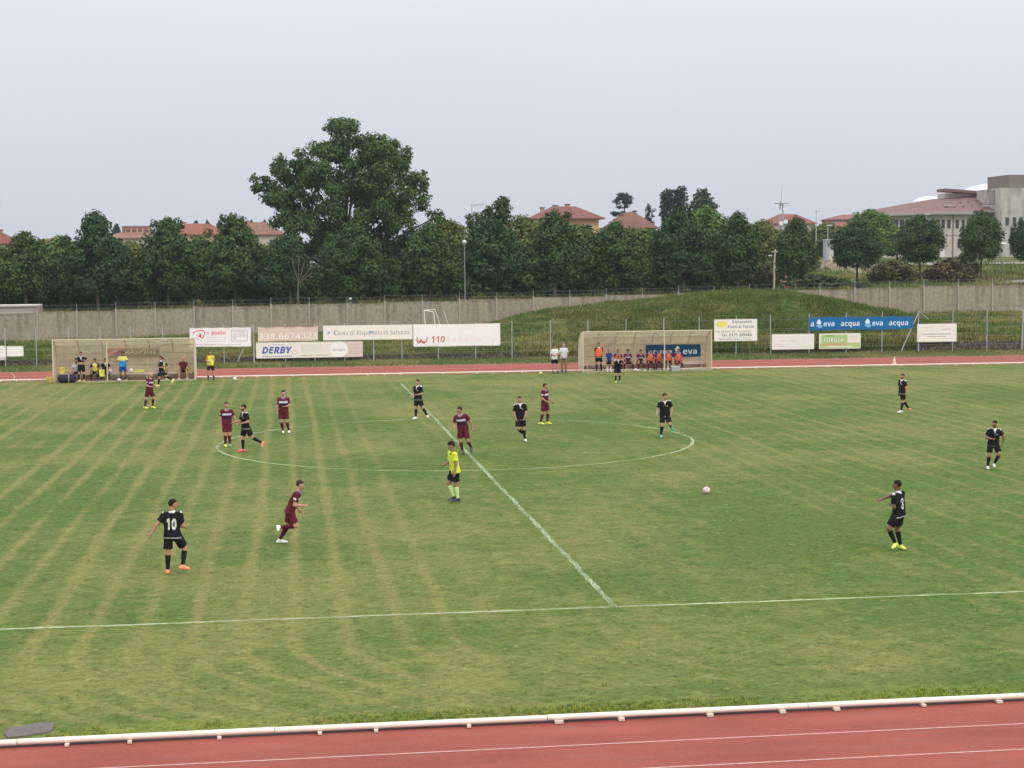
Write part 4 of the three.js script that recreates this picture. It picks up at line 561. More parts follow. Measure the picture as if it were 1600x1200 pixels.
  // pale shed and kiosk behind the wall
  const s = thing('site_container', 'small pale container behind the round maple', 'container', [63.6, groundY(63.6, -144.5), -144.5]); mesh('container_body', box(1.05, 3.6, 1.2, 0, 1.8, 0), std(0.42, 0.44, 0.48, 0.7), s); mesh('door', box(0.6, 2.2, 0.06, 0.1, 1.2, 0.63), std(0.6, 0.58, 0.5), s); mesh('container_roof', box(1.25, 0.15, 1.4, 0, 3.68, 0), std(0.55, 0.55, 0.55), s);
  const k = thing('shed', 'low shed with pale flat roof behind the wall at the left edge', 'shed', [-31.8, groundY(-31.8, -90), -90]); mesh('wall', box(6.4, 1.1, 2.2, 0, 0.5, 0), std(0.45, 0.42, 0.38), k); mesh('roof', box(6.8, 0.14, 2.6, 0, 1.12, 0), std(0.6, 0.58, 0.54), k); mesh('gable', box(0.4, 0.7, 2.3, 3.2, 0.7, 0), std(0.4, 0.3, 0.26), k);
  // paths behind the wall
  const path = (pts, w, label) => { const P = [], I = []; pts.forEach((p, i) => { const a = pts[Math.max(0, i - 1)], b = pts[Math.min(pts.length - 1, i + 1)]; let dx = b[0] - a[0], dz = b[1] - a[1]; const l = Math.hypot(dx, dz); dx /= l; dz /= l; for (const s of [-1, 1]) { const x = p[0] - s * dz * w / 2, z = p[1] + s * dx * w / 2; P.push(x, groundY(x, z) + 0.12, z); } if (i) { const k = i * 2; I.push(k - 2, k - 1, k, k - 1, k + 1, k); } }); const g = new THREE.BufferGeometry(); g.setAttribute('position', new THREE.Float32BufferAttribute(P, 3)); g.setAttribute('uv', new THREE.Float32BufferAttribute(P.filter((_, i) => i % 3 !== 1), 2)); g.setIndex(I); g.computeVertexNormals(); struct(mesh('path', g, std(0.30, 0.29, 0.26, 0.95)), label, 'path'); };
  const sub = (a, b, n) => range(n + 1, i => [lerp(a[0], b[0], i / n), lerp(a[1], b[1], i / n)]);
  path(sub([58, -150], [100, -152], 40), 5, 'pale paved drive in front of the school'); path(sub([64, -103], [90, -122], 30), 2.4, 'pale concrete path beside the right maple');
}
// ---------------------------------------------------------------- people
function nets(f, mn, mx, h, colf) {                       // surface nets over the box mn..mx
  const nx = Math.ceil((mx[0] - mn[0]) / h) + 1, ny = Math.ceil((mx[1] - mn[1]) / h) + 1, nz = Math.ceil((mx[2] - mn[2]) / h) + 1;
  const F = new Float32Array(nx * ny * nz); let q = 0;
  for (let k = 0; k < nz; k++) for (let j = 0; j < ny; j++) for (let i = 0; i < nx; i++) F[q++] = f(mn[0] + i * h, mn[1] + j * h, mn[2] + k * h);
  const id = new Int32Array(nx * ny * nz).fill(-1), P = [], I = [], sx = 1, sy = nx, sz = nx * ny;
  const E = [[0, 1], [2, 3], [4, 5], [6, 7], [0, 2], [1, 3], [4, 6], [5, 7], [0, 4], [1, 5], [2, 6], [3, 7]];
  const o = [0, sx, sy, sx + sy, sz, sx + sz, sy + sz, sx + sy + sz], v = new Float32Array(8);
  for (let k = 0; k < nz - 1; k++) for (let j = 0; j < ny - 1; j++) for (let i = 0; i < nx - 1; i++) {
    const b = i + j * sy + k * sz; let m = 0; for (let c = 0; c < 8; c++) { v[c] = F[b + o[c]]; if (v[c] < 0) m |= 1 << c; }
    if (m === 0 || m === 255) continue;
    let x = 0, y = 0, z = 0, n = 0;
    for (const [a, c] of E) { if ((v[a] < 0) === (v[c] < 0)) continue; const t = v[a] / (v[a] - v[c]); x += (a & 1) + t * ((c & 1) - (a & 1)); y += (a >> 1 & 1) + t * ((c >> 1 & 1) - (a >> 1 & 1)); z += (a >> 2) + t * ((c >> 2) - (a >> 2)); n++; }
    id[b] = P.length / 3; P.push(mn[0] + (i + x / n) * h, mn[1] + (j + y / n) * h, mn[2] + (k + z / n) * h);
  }
  const quad = (a, b, c, d, fl) => { if (a < 0 || b < 0 || c < 0 || d < 0) return; if (fl) I.push(a, b, c, a, c, d); else I.push(a, c, b, a, d, c); };
  for (let k = 1; k < nz - 1; k++) for (let j = 1; j < ny - 1; j++) for (let i = 1; i < nx - 1; i++) {
    const b = i + j * sy + k * sz, s = F[b] < 0;
    if (s !== (F[b + sx] < 0)) quad(id[b], id[b - sy], id[b - sy - sz], id[b - sz], !s);
    if (s !== (F[b + sy] < 0)) quad(id[b], id[b - sz], id[b - sz - sx], id[b - sx], !s);
    if (s !== (F[b + sz] < 0)) quad(id[b], id[b - sx], id[b - sx - sy], id[b - sy], !s);
  }
  const g = new THREE.BufferGeometry(); g.setAttribute('position', new THREE.Float32BufferAttribute(P, 3)); g.setIndex(I); g.computeVertexNormals();
  const C = new Float32Array(P.length); for (let i = 0; i < P.length; i += 3) { const c = colf(P[i], P[i + 1], P[i + 2]); C[i] = c[0]; C[i + 1] = c[1]; C[i + 2] = c[2]; } g.setAttribute('color', new THREE.Float32BufferAttribute(C, 3));
  return g;
}
const cap = (a, b, r0, r1, flat) => { const bx = b.x - a.x, by = b.y - a.y, bz = b.z - a.z, l = bx * bx + by * by + bz * bz || 1e-9; // flat: [axis, factor] squashes along an axis
  return (x, y, z) => { let px = x - a.x, py = y - a.y, pz = z - a.z; let t = (px * bx + py * by + pz * bz) / l; t = t < 0 ? 0 : t > 1 ? 1 : t; px -= bx * t; py -= by * t; pz -= bz * t; if (flat) { const d = (px * flat[0].x + py * flat[0].y + pz * flat[0].z) * (flat[1] - 1); px += flat[0].x * d; py += flat[0].y * d; pz += flat[0].z * d; } return Math.sqrt(px * px + py * py + pz * pz) - (r0 + (r1 - r0) * t); }; };
const smin = (a, b, k) => { const h = Math.max(k - Math.abs(a - b), 0) / k; return Math.min(a, b) - h * h * k * 0.25; };
const uni = (fs, k) => (x, y, z) => { let d = fs[0](x, y, z); for (let i = 1; i < fs.length; i++) d = smin(d, fs[i](x, y, z), k); return d; };
const cut = (f, p, n) => (x, y, z) => Math.max(f(x, y, z), (x - p.x) * n.x + (y - p.y) * n.y + (z - p.z) * n.z);   // keeps the side against n
const bounds = (pts, m) => { const a = [1e9, 1e9, 1e9], b = [-1e9, -1e9, -1e9]; for (const p of pts) ['x', 'y', 'z'].forEach((c, i) => { a[i] = Math.min(a[i], p[c] - m); b[i] = Math.max(b[i], p[c] + m); }); return [a, b]; };
const clothMat = matte({ vertexColors: true, roughness: 0.82 }), skinMat = new THREE.MeshStandardMaterial({ vertexColors: true, roughness: 0.55 }), bootMat = new THREE.MeshStandardMaterial({ vertexColors: true, roughness: 0.4 });
const D = a => V(...a).normalize();
const K = { black: [0.013, 0.013, 0.015], white: [0.74, 0.72, 0.7], grey: [0.42, 0.42, 0.44], maroon: [0.125, 0.016, 0.034], navy: [0.05, 0.012, 0.04], sky: [0.52, 0.55, 0.72], yellow: [0.66, 0.78, 0.06], bib: [0.78, 0.72, 0.12], lime: [0.66, 0.85, 0.36], orange: [0.92, 0.17, 0.07], blue: [0.03, 0.05, 0.19], cyan: [0.03, 0.30, 0.62], royal: [0.02, 0.06, 0.38], khaki: [0.24, 0.17, 0.11], hotpink: [0.9, 0.15, 0.16], coral: [0.95, 0.28, 0.16], bootyellow: [0.75, 0.82, 0.12], bootwhite: [0.8, 0.8, 0.72], mint: [0.10, 0.48, 0.30], cream: [0.85, 0.72, 0.5], dark: [0.03, 0.03, 0.03] };
const SK = { a: [0.52, 0.28, 0.185], b: [0.46, 0.235, 0.15], c: [0.36, 0.175, 0.105], d: [0.20, 0.095, 0.06] };
function digit(ch, u, v) { // u, v in 0..1 of the digit box
  const ell = (cu, cv, a, b) => Math.hypot((u - cu) / a, (v - cv) / b);
  if (ch === '1') return (u > 0.42 && u < 0.76) || (u > 0.14 && u < 0.5 && v > 0.74 + (u - 0.42) * 0.5 && v < 0.98);
  if (ch === '0') { const e = ell(0.5, 0.5, 0.5, 0.5), i = ell(0.5, 0.5, 0.19, 0.26); return e < 1 && i > 1; }
  if (ch === '3') { const a = ell(0.42, 0.74, 0.5, 0.27), b = ell(0.42, 0.27, 0.54, 0.28); const ai = ell(0.36, 0.74, 0.22, 0.09), bi = ell(0.36, 0.27, 0.26, 0.1); return ((a < 1 && ai > 1) || (b < 1 && bi > 1)) && !(u < 0.3 && v > 0.36 && v < 0.64); }
  return false;
}
function person(o) {
  const Ht = o.h || 1.78, s = Ht / 1.78, fine = o.fine || 1, a = (o.face || 0) * Math.PI / 180, Fw = V(Math.sin(a), 0, Math.cos(a)), L0 = V(Math.cos(a), 0, -Math.sin(a)), T = D(o.lean || [0, 1, 0]);
  const L = L0.clone().addScaledVector(T, -L0.dot(T)).normalize(), Ft = L.clone().cross(T).normalize().negate(); if (Ft.dot(Fw) < 0) Ft.negate();
  const at = (p, d, k) => p.clone().addScaledVector(d, k * s), pel = V(0, 0, 0), nb = at(pel, T, 0.52);
  const J = { hl: at(pel, L0, 0.09), hr: at(pel, L0, -0.09), sl: at(at(nb, T, -0.05), L, 0.175), sr: at(at(nb, T, -0.05), L, -0.175) };
  for (const c of ['l', 'r']) { const ar = o[c + 'a'] || [[c === 'l' ? 0.12 * L0.x : -0.12 * L0.x, -1, c === 'l' ? 0.12 * L0.z : -0.12 * L0.z], [Fw.x * 0.2, -1, Fw.z * 0.2]], le = o[c + 'l'] || [[0, -1, 0], [0, -1, 0]];
    J['u' + c] = D(ar[0]); J['f' + c] = D(ar[1]); J['e' + c] = at(J['s' + c], J['u' + c], 0.285); J['w' + c] = at(J['e' + c], J['f' + c], 0.245);
    J['t' + c] = D(le[0]); J['c' + c] = D(le[1]); J['k' + c] = at(J['h' + c], J['t' + c], 0.43); J['a' + c] = at(J['k' + c], J['c' + c], 0.42); }
  const low = J.al.y < J.ar.y ? 'l' : 'r';
  const Y = V(0, 1, 0);
  for (const c of ['l', 'r']) { const lift = (J['a' + c].y - J['a' + low].y) / s, flat = clamp(1 - lift / 0.16); const sh = J['c' + c], df = o['toe' + c] ? D(o['toe' + c]) : Fw; let td = df.clone().addScaledVector(sh, -df.dot(sh)); if (td.length() < 0.15) td = df.clone(); td.normalize(); td.lerp(df, flat).normalize(); const dn = sh.clone().lerp(V(0, -1, 0), flat).normalize(); td.addScaledVector(dn, -td.dot(dn)).normalize();
    J['heel' + c] = at(at(J['a' + c], td, -0.055), dn, 0.05); J['ball' + c] = at(at(J['a' + c], td, 0.12), dn, 0.055); J['toe' + c] = at(at(J['a' + c], td, 0.18), dn, 0.058); J['dn' + c] = dn; J['td' + c] = td; }
  const floor = Math.min(...['l', 'r'].flatMap(c => [J['heel' + c].y, J['toe' + c].y])) - 0.036 * s;
  const root = V(J['a' + low].x, floor, J['a' + low].z);
  const t = thing('person', o.label, 'person', [o.at[0], o.y || 0, o.at[1]], 0, o.group);
  for (const k in J) { const v = J[k]; if (!/^(u|f|t|c)[lr]$|^dn|^td/.test(k)) v.sub(root); } pel.sub(root); nb.sub(root);
  const up = D([T.x * 0.55, T.y * 0.55 + 0.45, T.z * 0.55]), ha = (o.head ?? o.face ?? 0) * Math.PI / 180, hf0 = V(Math.sin(ha), o.nod || -0.08, Math.cos(ha)); const hup = up.clone().addScaledVector(hf0, -(o.nod || -0.08) * 0.8).normalize(), hf = hf0.clone().addScaledVector(hup, -hf0.dot(hup)).normalize(), hl = hup.clone().cross(hf).normalize(), hc = at(at(nb, up, 0.185), hf, 0.028);
  const r = k => k * s, flat = [Ft, 1.22], skin = SK[o.skin || 'b'];
  // continuous body
  const bl = [cap(J.hl, J.hr, r(0.095), r(0.095)), cap(at(pel, T, 0.02), at(pel, T, 0.36), r(0.108), r(0.112), flat), cap(at(at(pel, T, 0.2), L, 0.06), at(at(pel, T, 0.41), L, 0.085), r(0.095), r(0.09), flat), cap(at(at(pel, T, 0.2), L, -0.06), at(at(pel, T, 0.41), L, -0.085), r(0.095), r(0.09), flat), cap(J.sl, J.sr, r(0.06), r(0.06)), cap(nb, at(nb, up, 0.1), r(0.06), r(0.054))];
  for (const c of ['l', 'r']) bl.push(cap(J['s' + c], J['e' + c], r(0.058), r(0.042)), cap(J['e' + c], J['w' + c], r(0.042), r(0.028)), cap(J['h' + c], J['k' + c], r(0.09), r(0.056)), cap(J['k' + c], J['a' + c], r(0.052), r(0.036)), cap(at(J['k' + c], J['c' + c], 0.08), at(J['k' + c], J['c' + c], 0.22), r(0.054), r(0.046)), cap(J['a' + c], J['ball' + c], r(0.036), r(0.026)));
  const all = ['hl', 'hr', 'sl', 'sr', 'el', 'er', 'wl', 'wr', 'kl', 'kr', 'al', 'ar', 'heell', 'heelr', 'toel', 'toer'].map(k => J[k]).concat([pel, nb]);
  const [b0, b1] = bounds([...all, at(nb, up, 0.1)], 0.16 * s), sc = () => skin;
  const G = [nets(uni(bl, r(0.045)), b0, b1, 0.026 * fine, sc)];
  // head: cranium, jaw, nose, ears, brow
  const hp = (f, u, l = 0) => at(at(at(hc, hf, f), hup, u), hl, l);
  const hd = uni([cap(hp(-0.012, 0.03), hp(-0.02, 0.035), r(0.092), r(0.09), [hl, 1.2]), cap(hp(0.03, -0.05), hp(0.045, -0.075), r(0.06), r(0.038), [hl, 1.05]), cap(hp(0.02, 0.0), hp(0.03, -0.03), r(0.07), r(0.062), [hl, 1.05]), cap(hp(0.09, 0.012), hp(0.104, -0.018), r(0.009), r(0.014)), cap(hp(-0.01, 0.01, 0.078), hp(-0.016, -0.02, 0.076), r(0.016), r(0.012)), cap(hp(-0.01, 0.01, -0.078), hp(-0.016, -0.02, -0.076), r(0.016), r(0.012)), cap(hp(-0.03, -0.06), at(nb, up, 0.06), r(0.055), r(0.055))], r(0.025));
  const hc2 = (x, y, z) => { const d = V(x - hc.x, y - hc.y, z - hc.z), f = d.dot(hf) / s, u = d.dot(hup) / s, l = Math.abs(d.dot(hl) / s); if (f > 0.06) { if (Math.hypot(l - 0.031, (u - 0.012) * 1.6) < 0.012) return [0.05, 0.03, 0.02]; if (l > 0.014 && l < 0.05 && u > 0.026 && u < 0.037) return o.hair || [0.03, 0.02, 0.015]; if (l < 0.026 && Math.abs(u + 0.055) < 0.006) return [skin[0] * 0.62, skin[1] * 0.42, skin[2] * 0.42]; } if (o.beard && u < -0.03 && f > -0.01 + 0.0) return skin.map((v, i) => lerp(v, (o.hair || [0.04, 0.03, 0.02])[i], 0.7)); return skin; };
  const [h0, h1] = bounds([hc], 0.17 * s); G.push(nets(hd, h0, h1, 0.0125 * fine, hc2));
  // hands: palm, thumb, four bent fingers
  for (const c of ['l', 'r']) {
    const w = J['w' + c], fd = J['f' + c].clone(), side = V(0, 0, 0).add(Fw).addScaledVector(fd, -Fw.dot(fd)); if (side.length() < 0.2) side.copy(L0).addScaledVector(fd, -L0.dot(fd)); side.normalize(); const pn = fd.clone().cross(side).normalize(); if (pn.dot(L0) * (c === 'l' ? -1 : 1) < 0) pn.negate();
    const hp2 = (f, sd, n) => at(at(at(w, fd, f), side, sd), pn, n), fs = [cap(hp2(-0.02, 0, 0), hp2(0.03, 0, 0), r(0.026), r(0.03), [pn, 1.4]), cap(hp2(0.03, 0.018, 0), hp2(0.075, 0.02, 0), r(0.02), r(0.018)), cap(hp2(0.03, -0.018, 0), hp2(0.075, -0.022, 0), r(0.02), r(0.017))];
    const hand = uni(fs, r(0.015)), fing = []; [[0.03, 0.062], [0.011, 0.072], [-0.009, 0.067], [-0.028, 0.05]].forEach(([sd, ln], i) => { const cu = o.fist ? 0.05 : 0.022, p0 = hp2(0.075, sd, 0.002), p1 = hp2(0.075 + ln * 0.5, sd * 1.12, cu * 0.45), p2 = hp2(0.075 + ln * (o.fist ? 0.55 : 0.92), sd * 1.15, cu * 1.3); fing.push(cap(p0, p1, r(0.0095), r(0.0088)), cap(p1, p2, r(0.0088), r(0.0075))); });
    fing.push(cap(hp2(0.015, 0.03, 0.004), hp2(0.05, 0.055, 0.018), r(0.012), r(0.011)), cap(hp2(0.05, 0.055, 0.018), hp2(0.078, 0.055, 0.03), r(0.011), r(0.009)));
    const ff = (x, y, z) => { let d = hand(x, y, z); for (const f of fing) d = Math.min(d, f(x, y, z)); return d; };
    const [m0, m1] = bounds([at(w, fd, -0.03), at(w, fd, 0.16)], 0.075 * s); G.push(nets(ff, m0, m1, fine > 1.2 ? 0.0095 : 0.0075, sc));
  }
  mesh('body', mergeGeometries(G, false), skinMat, t);
  const kit = o.kit, wr = (x, y, z, k) => (vnoise(x * 14 + y * 9 + k, z * 14 - y * 5 + 40) - 0.5) * 0.022 + (vnoise(x * 31 + 7, y * 22 + z * 29) - 0.5) * 0.008;
  // hair
  if (o.hairstyle !== 'bald') { const big = o.hairstyle === 'curly' ? 0.022 : 0.006, hs = cap(hp(-0.016, 0.034), hp(-0.024, 0.038), r(0.094 + big), r(0.094 + big), [hl, 1.2]); const hair = (x, y, z) => { const dx = x - hc.x, dy = y - hc.y, dz = z - hc.z, f = (dx * hf.x + dy * hf.y + dz * hf.z) / s, u = (dx * hup.x + dy * hup.y + dz * hup.z) / s; const line = f > 0.02 ? 0.062 + (f - 0.05) * 0.35 : f > -0.02 ? lerp(-0.005, 0.058, (f + 0.02) / 0.04) : -0.005 + (f + 0.02) * 1.0; return Math.max(hs(x, y, z) + (vnoise(x * 60, y * 60 + z * 45) - 0.5) * (o.hairstyle === 'curly' ? 0.02 : 0.007), (line - u) * s); };
    mesh('hair', nets(hair, h0, h1, 0.0125 * fine, () => o.hair || [0.025, 0.018, 0.014]), clothMat, t); }
  // shirt
  const hem = o.hem ?? -0.09, cols = (e, lo, hi) => [cap(at(at(pel, T, lo), L, 0.065), at(at(pel, T, hi), L, 0.09), r(0.108 + e), r(0.102 + e), [Ft, 1.1]), cap(at(at(pel, T, lo), L, -0.065), at(at(pel, T, hi), L, -0.09), r(0.108 + e), r(0.102 + e), [Ft, 1.1]), cap(at(pel, T, lo), at(pel, T, hi + 0.02), r(0.115 + e), r(0.11 + e), [Ft, 1.05])];
  const sf = cols(0.012, -0.12, 0.39); sf.push(cap(at(J.hl, T, -0.1), at(J.hl, T, 0.05), r(0.135), r(0.11)), cap(at(J.hr, T, -0.1), at(J.hr, T, 0.05), r(0.135), r(0.11))); sf.push(cap(J.sl, J.sr, r(0.074), r(0.074)), cap(at(nb, T, -0.03), at(nb, up, 0.012), r(0.075), r(0.064)));
  const slv = o.sleeve ?? 0.2; for (const c of ['l', 'r']) { const e = at(J['s' + c], J['u' + c], slv); sf.push(cut(cap(J['s' + c], at(J['s' + c], J['u' + c], slv + 0.06), r(0.074), slv > 0.25 ? r(0.06) : r(0.079)), e, J['u' + c])); if (slv > 0.3) sf.push(cap(J['e' + c], at(J['e' + c], J['f' + c], 0.21), r(0.056), r(0.045))); }
  const sh0 = uni(sf, r(0.03)), hp0 = at(pel, T, hem), shirtF = (x, y, z) => Math.max(sh0(x, y, z) + wr(x, y, z, o.at[0]), -((x - hp0.x) * T.x + (y - hp0.y) * T.y + (z - hp0.z) * T.z));
  const cf = (x, y, z) => { const dx = x - pel.x, dy = y - pel.y, dz = z - pel.z, v = (dx * T.x + dy * T.y + dz * T.z) / s, u = (dx * L.x + dy * L.y + dz * L.z) / s, w = (dx * Ft.x + dy * Ft.y + dz * Ft.z) / s; return kit.shirt(u, v, w, o); };
  const [s0, s1] = bounds(['sl', 'sr', 'el', 'er', ...(slv > 0.3 ? ['wl', 'wr'] : [])].map(k => J[k]).concat([pel, nb, at(pel, T, -0.15)]), 0.17 * s);
  mesh('shirt', nets(shirtF, s0, s1, o.number ? 0.0125 : 0.0175 * fine, cf), clothMat, t);
  if (o.bib) { const f = uni(cols(0.034, -0.0, 0.37).concat([cap(at(J.sl, L, -0.06), at(J.sr, L, 0.06), r(0.09), r(0.09))]), r(0.03)), lo = at(pel, T, -0.03); const [m0, m1] = bounds([pel, nb, J.sl, J.sr], 0.2 * s); mesh('bib', nets((x, y, z) => Math.max(f(x, y, z) + wr(x, y, z, 9), -((x - lo.x) * T.x + (y - lo.y) * T.y + (z - lo.z) * T.z), ((x - nb.x) * up.x + (y - nb.y) * up.y + (z - nb.z) * up.z) + 0.005, 0.085 * s - Math.hypot(x - nb.x, y - nb.y - 0.03, z - nb.z)), m0, m1, 0.019 * fine, () => o.bib), clothMat, t); }
  // shorts or trousers
  const sl = kit.long ? 0.43 : 0.345, shf = [cap(at(J.hl, T, 0.0), at(J.hr, T, 0.0), r(0.108), r(0.108)), cap(pel, at(pel, T, 0.1), r(0.115), r(0.11), flat)];
  for (const c of ['l', 'r']) { const e = at(J['h' + c], J['t' + c], sl); if (kit.long) shf.push(cap(J['h' + c], J['k' + c], r(0.105), r(0.078)), cut(cap(J['k' + c], J['a' + c], r(0.075), r(0.062)), at(J['k' + c], J['c' + c], 0.41), J['c' + c])); else shf.push(cut(cap(J['h' + c], at(J['h' + c], J['t' + c], sl + 0.09), r(0.108), r(0.107)), e, J['t' + c])); }
  const st = at(pel, T, 0.1), shF = uni(shf, r(0.025)), [p0, p1] = bounds([pel, J.hl, J.hr, J.kl, J.kr, ...(kit.long ? [J.al, J.ar] : [])], 0.15 * s);
  mesh(kit.long ? 'trousers' : 'shorts', nets((x, y, z) => Math.max(shF(x, y, z) + wr(x, y, z, 3), (x - st.x) * T.x + (y - st.y) * T.y + (z - st.z) * T.z), p0, p1, 0.019 * fine, () => kit.shorts), clothMat, t);
  for (const c of ['l', 'r']) {
    if (kit.socks) { const k0 = at(J['k' + c], J['c' + c], kit.sockTop ?? 0.055), fs = uni([cap(k0, J['a' + c], r(0.06), r(0.044)), cap(at(J['k' + c], J['c' + c], 0.09), at(J['k' + c], J['c' + c], 0.22), r(0.062), r(0.052))], r(0.03)), ng = J['c' + c].clone().negate(); const [m0, m1] = bounds([k0, J['a' + c]], 0.09 * s); mesh('sock', nets(cut(fs, k0, ng), m0, m1, 0.016 * fine, () => kit.socks), clothMat, t); }
    const bc = o.boots2 && c === 'r' ? o.boots2 : o.boots || K.dark, sole = at(J['a' + c], J['dn' + c], 0.084), bf = uni([cap(J['heel' + c], J['a' + c], r(0.036), r(0.043)), cap(J['heel' + c], J['ball' + c], r(0.037), r(0.042)), cap(J['ball' + c], J['toe' + c], r(0.042), r(0.03)), cap(J['a' + c], J['ball' + c], r(0.04), r(0.03))], r(0.025)); const [m0, m1] = bounds([J['heel' + c], J['toe' + c], J['a' + c]], 0.07 * s);
    mesh('boot', nets(cut(bf, sole, J['dn' + c]), m0, m1, 0.0125 * fine, (x, y, z) => { const d = (x - sole.x) * J['dn' + c].x + (y - sole.y) * J['dn' + c].y + (z - sole.z) * J['dn' + c].z; return d > -0.014 * s && o.soleCol ? o.soleCol : bc; }), bootMat, t);
  }
  return t;
}
// kits: colour of the cloth at (u across, v up the spine, w towards the front), metres
const back = (o, u, v, w) => { if (!o.number || w > -0.03) return false; const n = o.number.length, W = 0.13, H = 0.275, x = -u, x0 = -(n * W) / 2 - (n === 1 ? 0.0 : 0), k = Math.floor((x - x0) / W); if (k < 0 || k >= n || v < 0.115 || v > 0.115 + H) return false; return digit(o.number[k], ((x - x0) / W - k) * 1.18 - 0.09, (v - 0.115) / H); };
const plain = c => (u, v, w) => c;
const kitBlack = { shorts: K.black, socks: K.black, sockTop: 0.05, shirt: (u, v, w, o) => { if (back(o, u, v, w)) return K.white; if (v < -0.062) return K.grey; const rn = Math.hypot(u, w); if (v > 0.5 && rn < 0.085) return K.white; if (w > 0.03 && Math.abs(u) < 0.013 + Math.max(0, v - 0.43) * 0.25 && v > 0.37) return K.white; if (v > 0.44 && Math.abs(w - 0.005) < 0.016 && Math.abs(u) > 0.09 && Math.abs(u) < 0.24) return K.white; const au = Math.abs(u); if (au > 0.2 && au < 0.228 && v > 0.43 && Math.abs(w) < 0.05) return K.white; if (w > 0.05 && u > 0.055 && u < 0.1 && v > 0.33 && v < 0.375) return K.grey; return K.black; } };
const kitMaroon = { shorts: K.maroon, socks: [0.10, 0.012, 0.026], sockTop: 0.05, shirt: (u, v, w, o) => { if (back(o, u, v, w)) return K.white; if (w > 0.0 && v > 0.31 && v < 0.39 && Math.abs(u) < 0.175) return Math.abs(u) < 0.145 && v < 0.375 && v > 0.325 ? [0.66, 0.66, 0.76] : K.sky; if (w > 0 && v > 0.16 && v <= 0.31 && Math.abs(u) < 0.16) return K.navy; if (v > 0.485 && Math.hypot(u, w) < 0.095) return [0.3, 0.25, 0.4]; if (Math.abs(u) > 0.215 && v > 0.33 && v < 0.38 && Math.abs(w) < 0.05 && u < 0) return K.white; return K.maroon; } };
const kitRef = { shorts: K.black, socks: K.lime, sockTop: 0.06, shirt: (u, v, w) => { if (v > 0.48 && Math.hypot(u, w) < 0.1 && w < 0.03) return K.black; if (v > 0.455 && w > 0 && u > 0.04 && u < 0.09) return K.black; return K.yellow; } };
const kitWhite = { shorts: K.black, socks: null, shirt: plain(K.white) }, kitWhiteLong = { shorts: K.khaki, long: true, shirt: plain([0.66, 0.66, 0.72]) }, kitBlackSub = { shorts: K.black, socks: K.black, shirt: kitBlack.shirt };
const kitKeeper = { shorts: K.royal, socks: [0.03, 0.03, 0.05], sockTop: 0.2, shirt: (u, v, w) => v > 0.3 ? [0.72, 0.72, 0.16] : K.cyan }, kitBlueKid = { shorts: K.black, socks: K.white, sockTop: 0.1, shirt: plain(K.blue) }, kitVest = { shorts: [0.05, 0.018, 0.02], socks: K.dark, sockTop: 0.25, shirt: plain([0.55, 0.25, 0.04]) }, kitStaff = { shorts: K.black, socks: null, shirt: plain(K.maroon) }, kitDark = { shorts: [0.25, 0.04, 0.03], socks: null, shirt: plain([0.03, 0.025, 0.028]) };
const brown = [0.055, 0.032, 0.02], blackH = [0.02, 0.015, 0.012], grey = [0.25, 0.24, 0.23];
const P = o => person(o);
// ---- players on the pitch
P({ label: 'player in black shirt number 10 seen from behind with one arm out', at: [-9.22, 26.13], face: 172, head: 105, kit: kitBlack, number: '10', h: 1.7, boots: K.coral, fine: 0.9, la: [[-0.62, -0.8, 0.1], [-0.58, -0.82, 0.12]], ra: [[0.22, -0.97, -0.1], [0.15, -0.25, -0.9]], ll: [[-0.05, -1, 0], [-0.03, -1, 0.05]], rl: [[0.42, -0.85, -0.28], [-0.1, -0.88, 0.42]], toel: [0.0, 0, -1], toer: [0.75, 0, -0.5], skin: 'b', hair: blackH, lean: [0.02, 1, -0.04] });
P({ label: 'maroon player with white boots running to the right near the touchline', at: [-6.73, 22.47], face: 84, head: 84, kit: kitMaroon, boots: K.bootwhite, fine: 0.9, h: 1.7, lean: [0.4, 0.91, 0.02], ra: [[-0.18, -0.95, 0.15], [0.98, -0.05, 0.12]], la: [[-0.35, -0.9, -0.2], [0.35, -0.6, -0.15]], ll: [[-0.2, -0.97, 0], [-0.48, -0.87, 0]], rl: [[0.36, -0.93, 0.06], [-0.99, -0.05, 0.05]], toel: [1, 0, 0], skin: 'a', hair: brown, fist: true });
P({ label: 'referee in bright yellow shirt, black shorts and yellow socks', at: [-1.62, 16.19], face: -74, head: -55, nod: -0.3, kit: kitRef, boots: K.dark, soleCol: K.white, fine: 0.9, lean: [-0.15, 1, 0.03], la: [[0.1, -0.99, 0.1], [-0.16, -0.97, 0.12]], ra: [[-0.05, -0.97, -0.2], [-0.45, -0.3, -0.7]], rl: [[-0.34, -0.93, 0.05], [0.33, -0.94, 0.1]], ll: [[-0.02, -1, -0.03], [0.12, -0.99, -0.08]], toel: [-1, 0, 0.35], toer: [-1, 0, 0.35], skin: 'c', hair: blackH, hairstyle: 'curly' });
P({ label: 'maroon player just behind the referee on the halfway line', at: [-0.22, 4.49], face: -22, head: -75, kit: kitMaroon, boots: [0.02, 0.09, 0.05], lean: [-0.18, 1, 0.12], ra: [[-0.3, -0.85, -0.1], [0.05, -0.45, 0.85]], la: [[0.62, -0.76, -0.15], [0.35, -0.9, -0.1]], rl: [[-0.06, -1, 0.1], [0.22, -0.96, -0.05]], ll: [[0.14, -0.95, 0.12], [0.38, -0.62, -0.68]], skin: 'b', hair: brown });
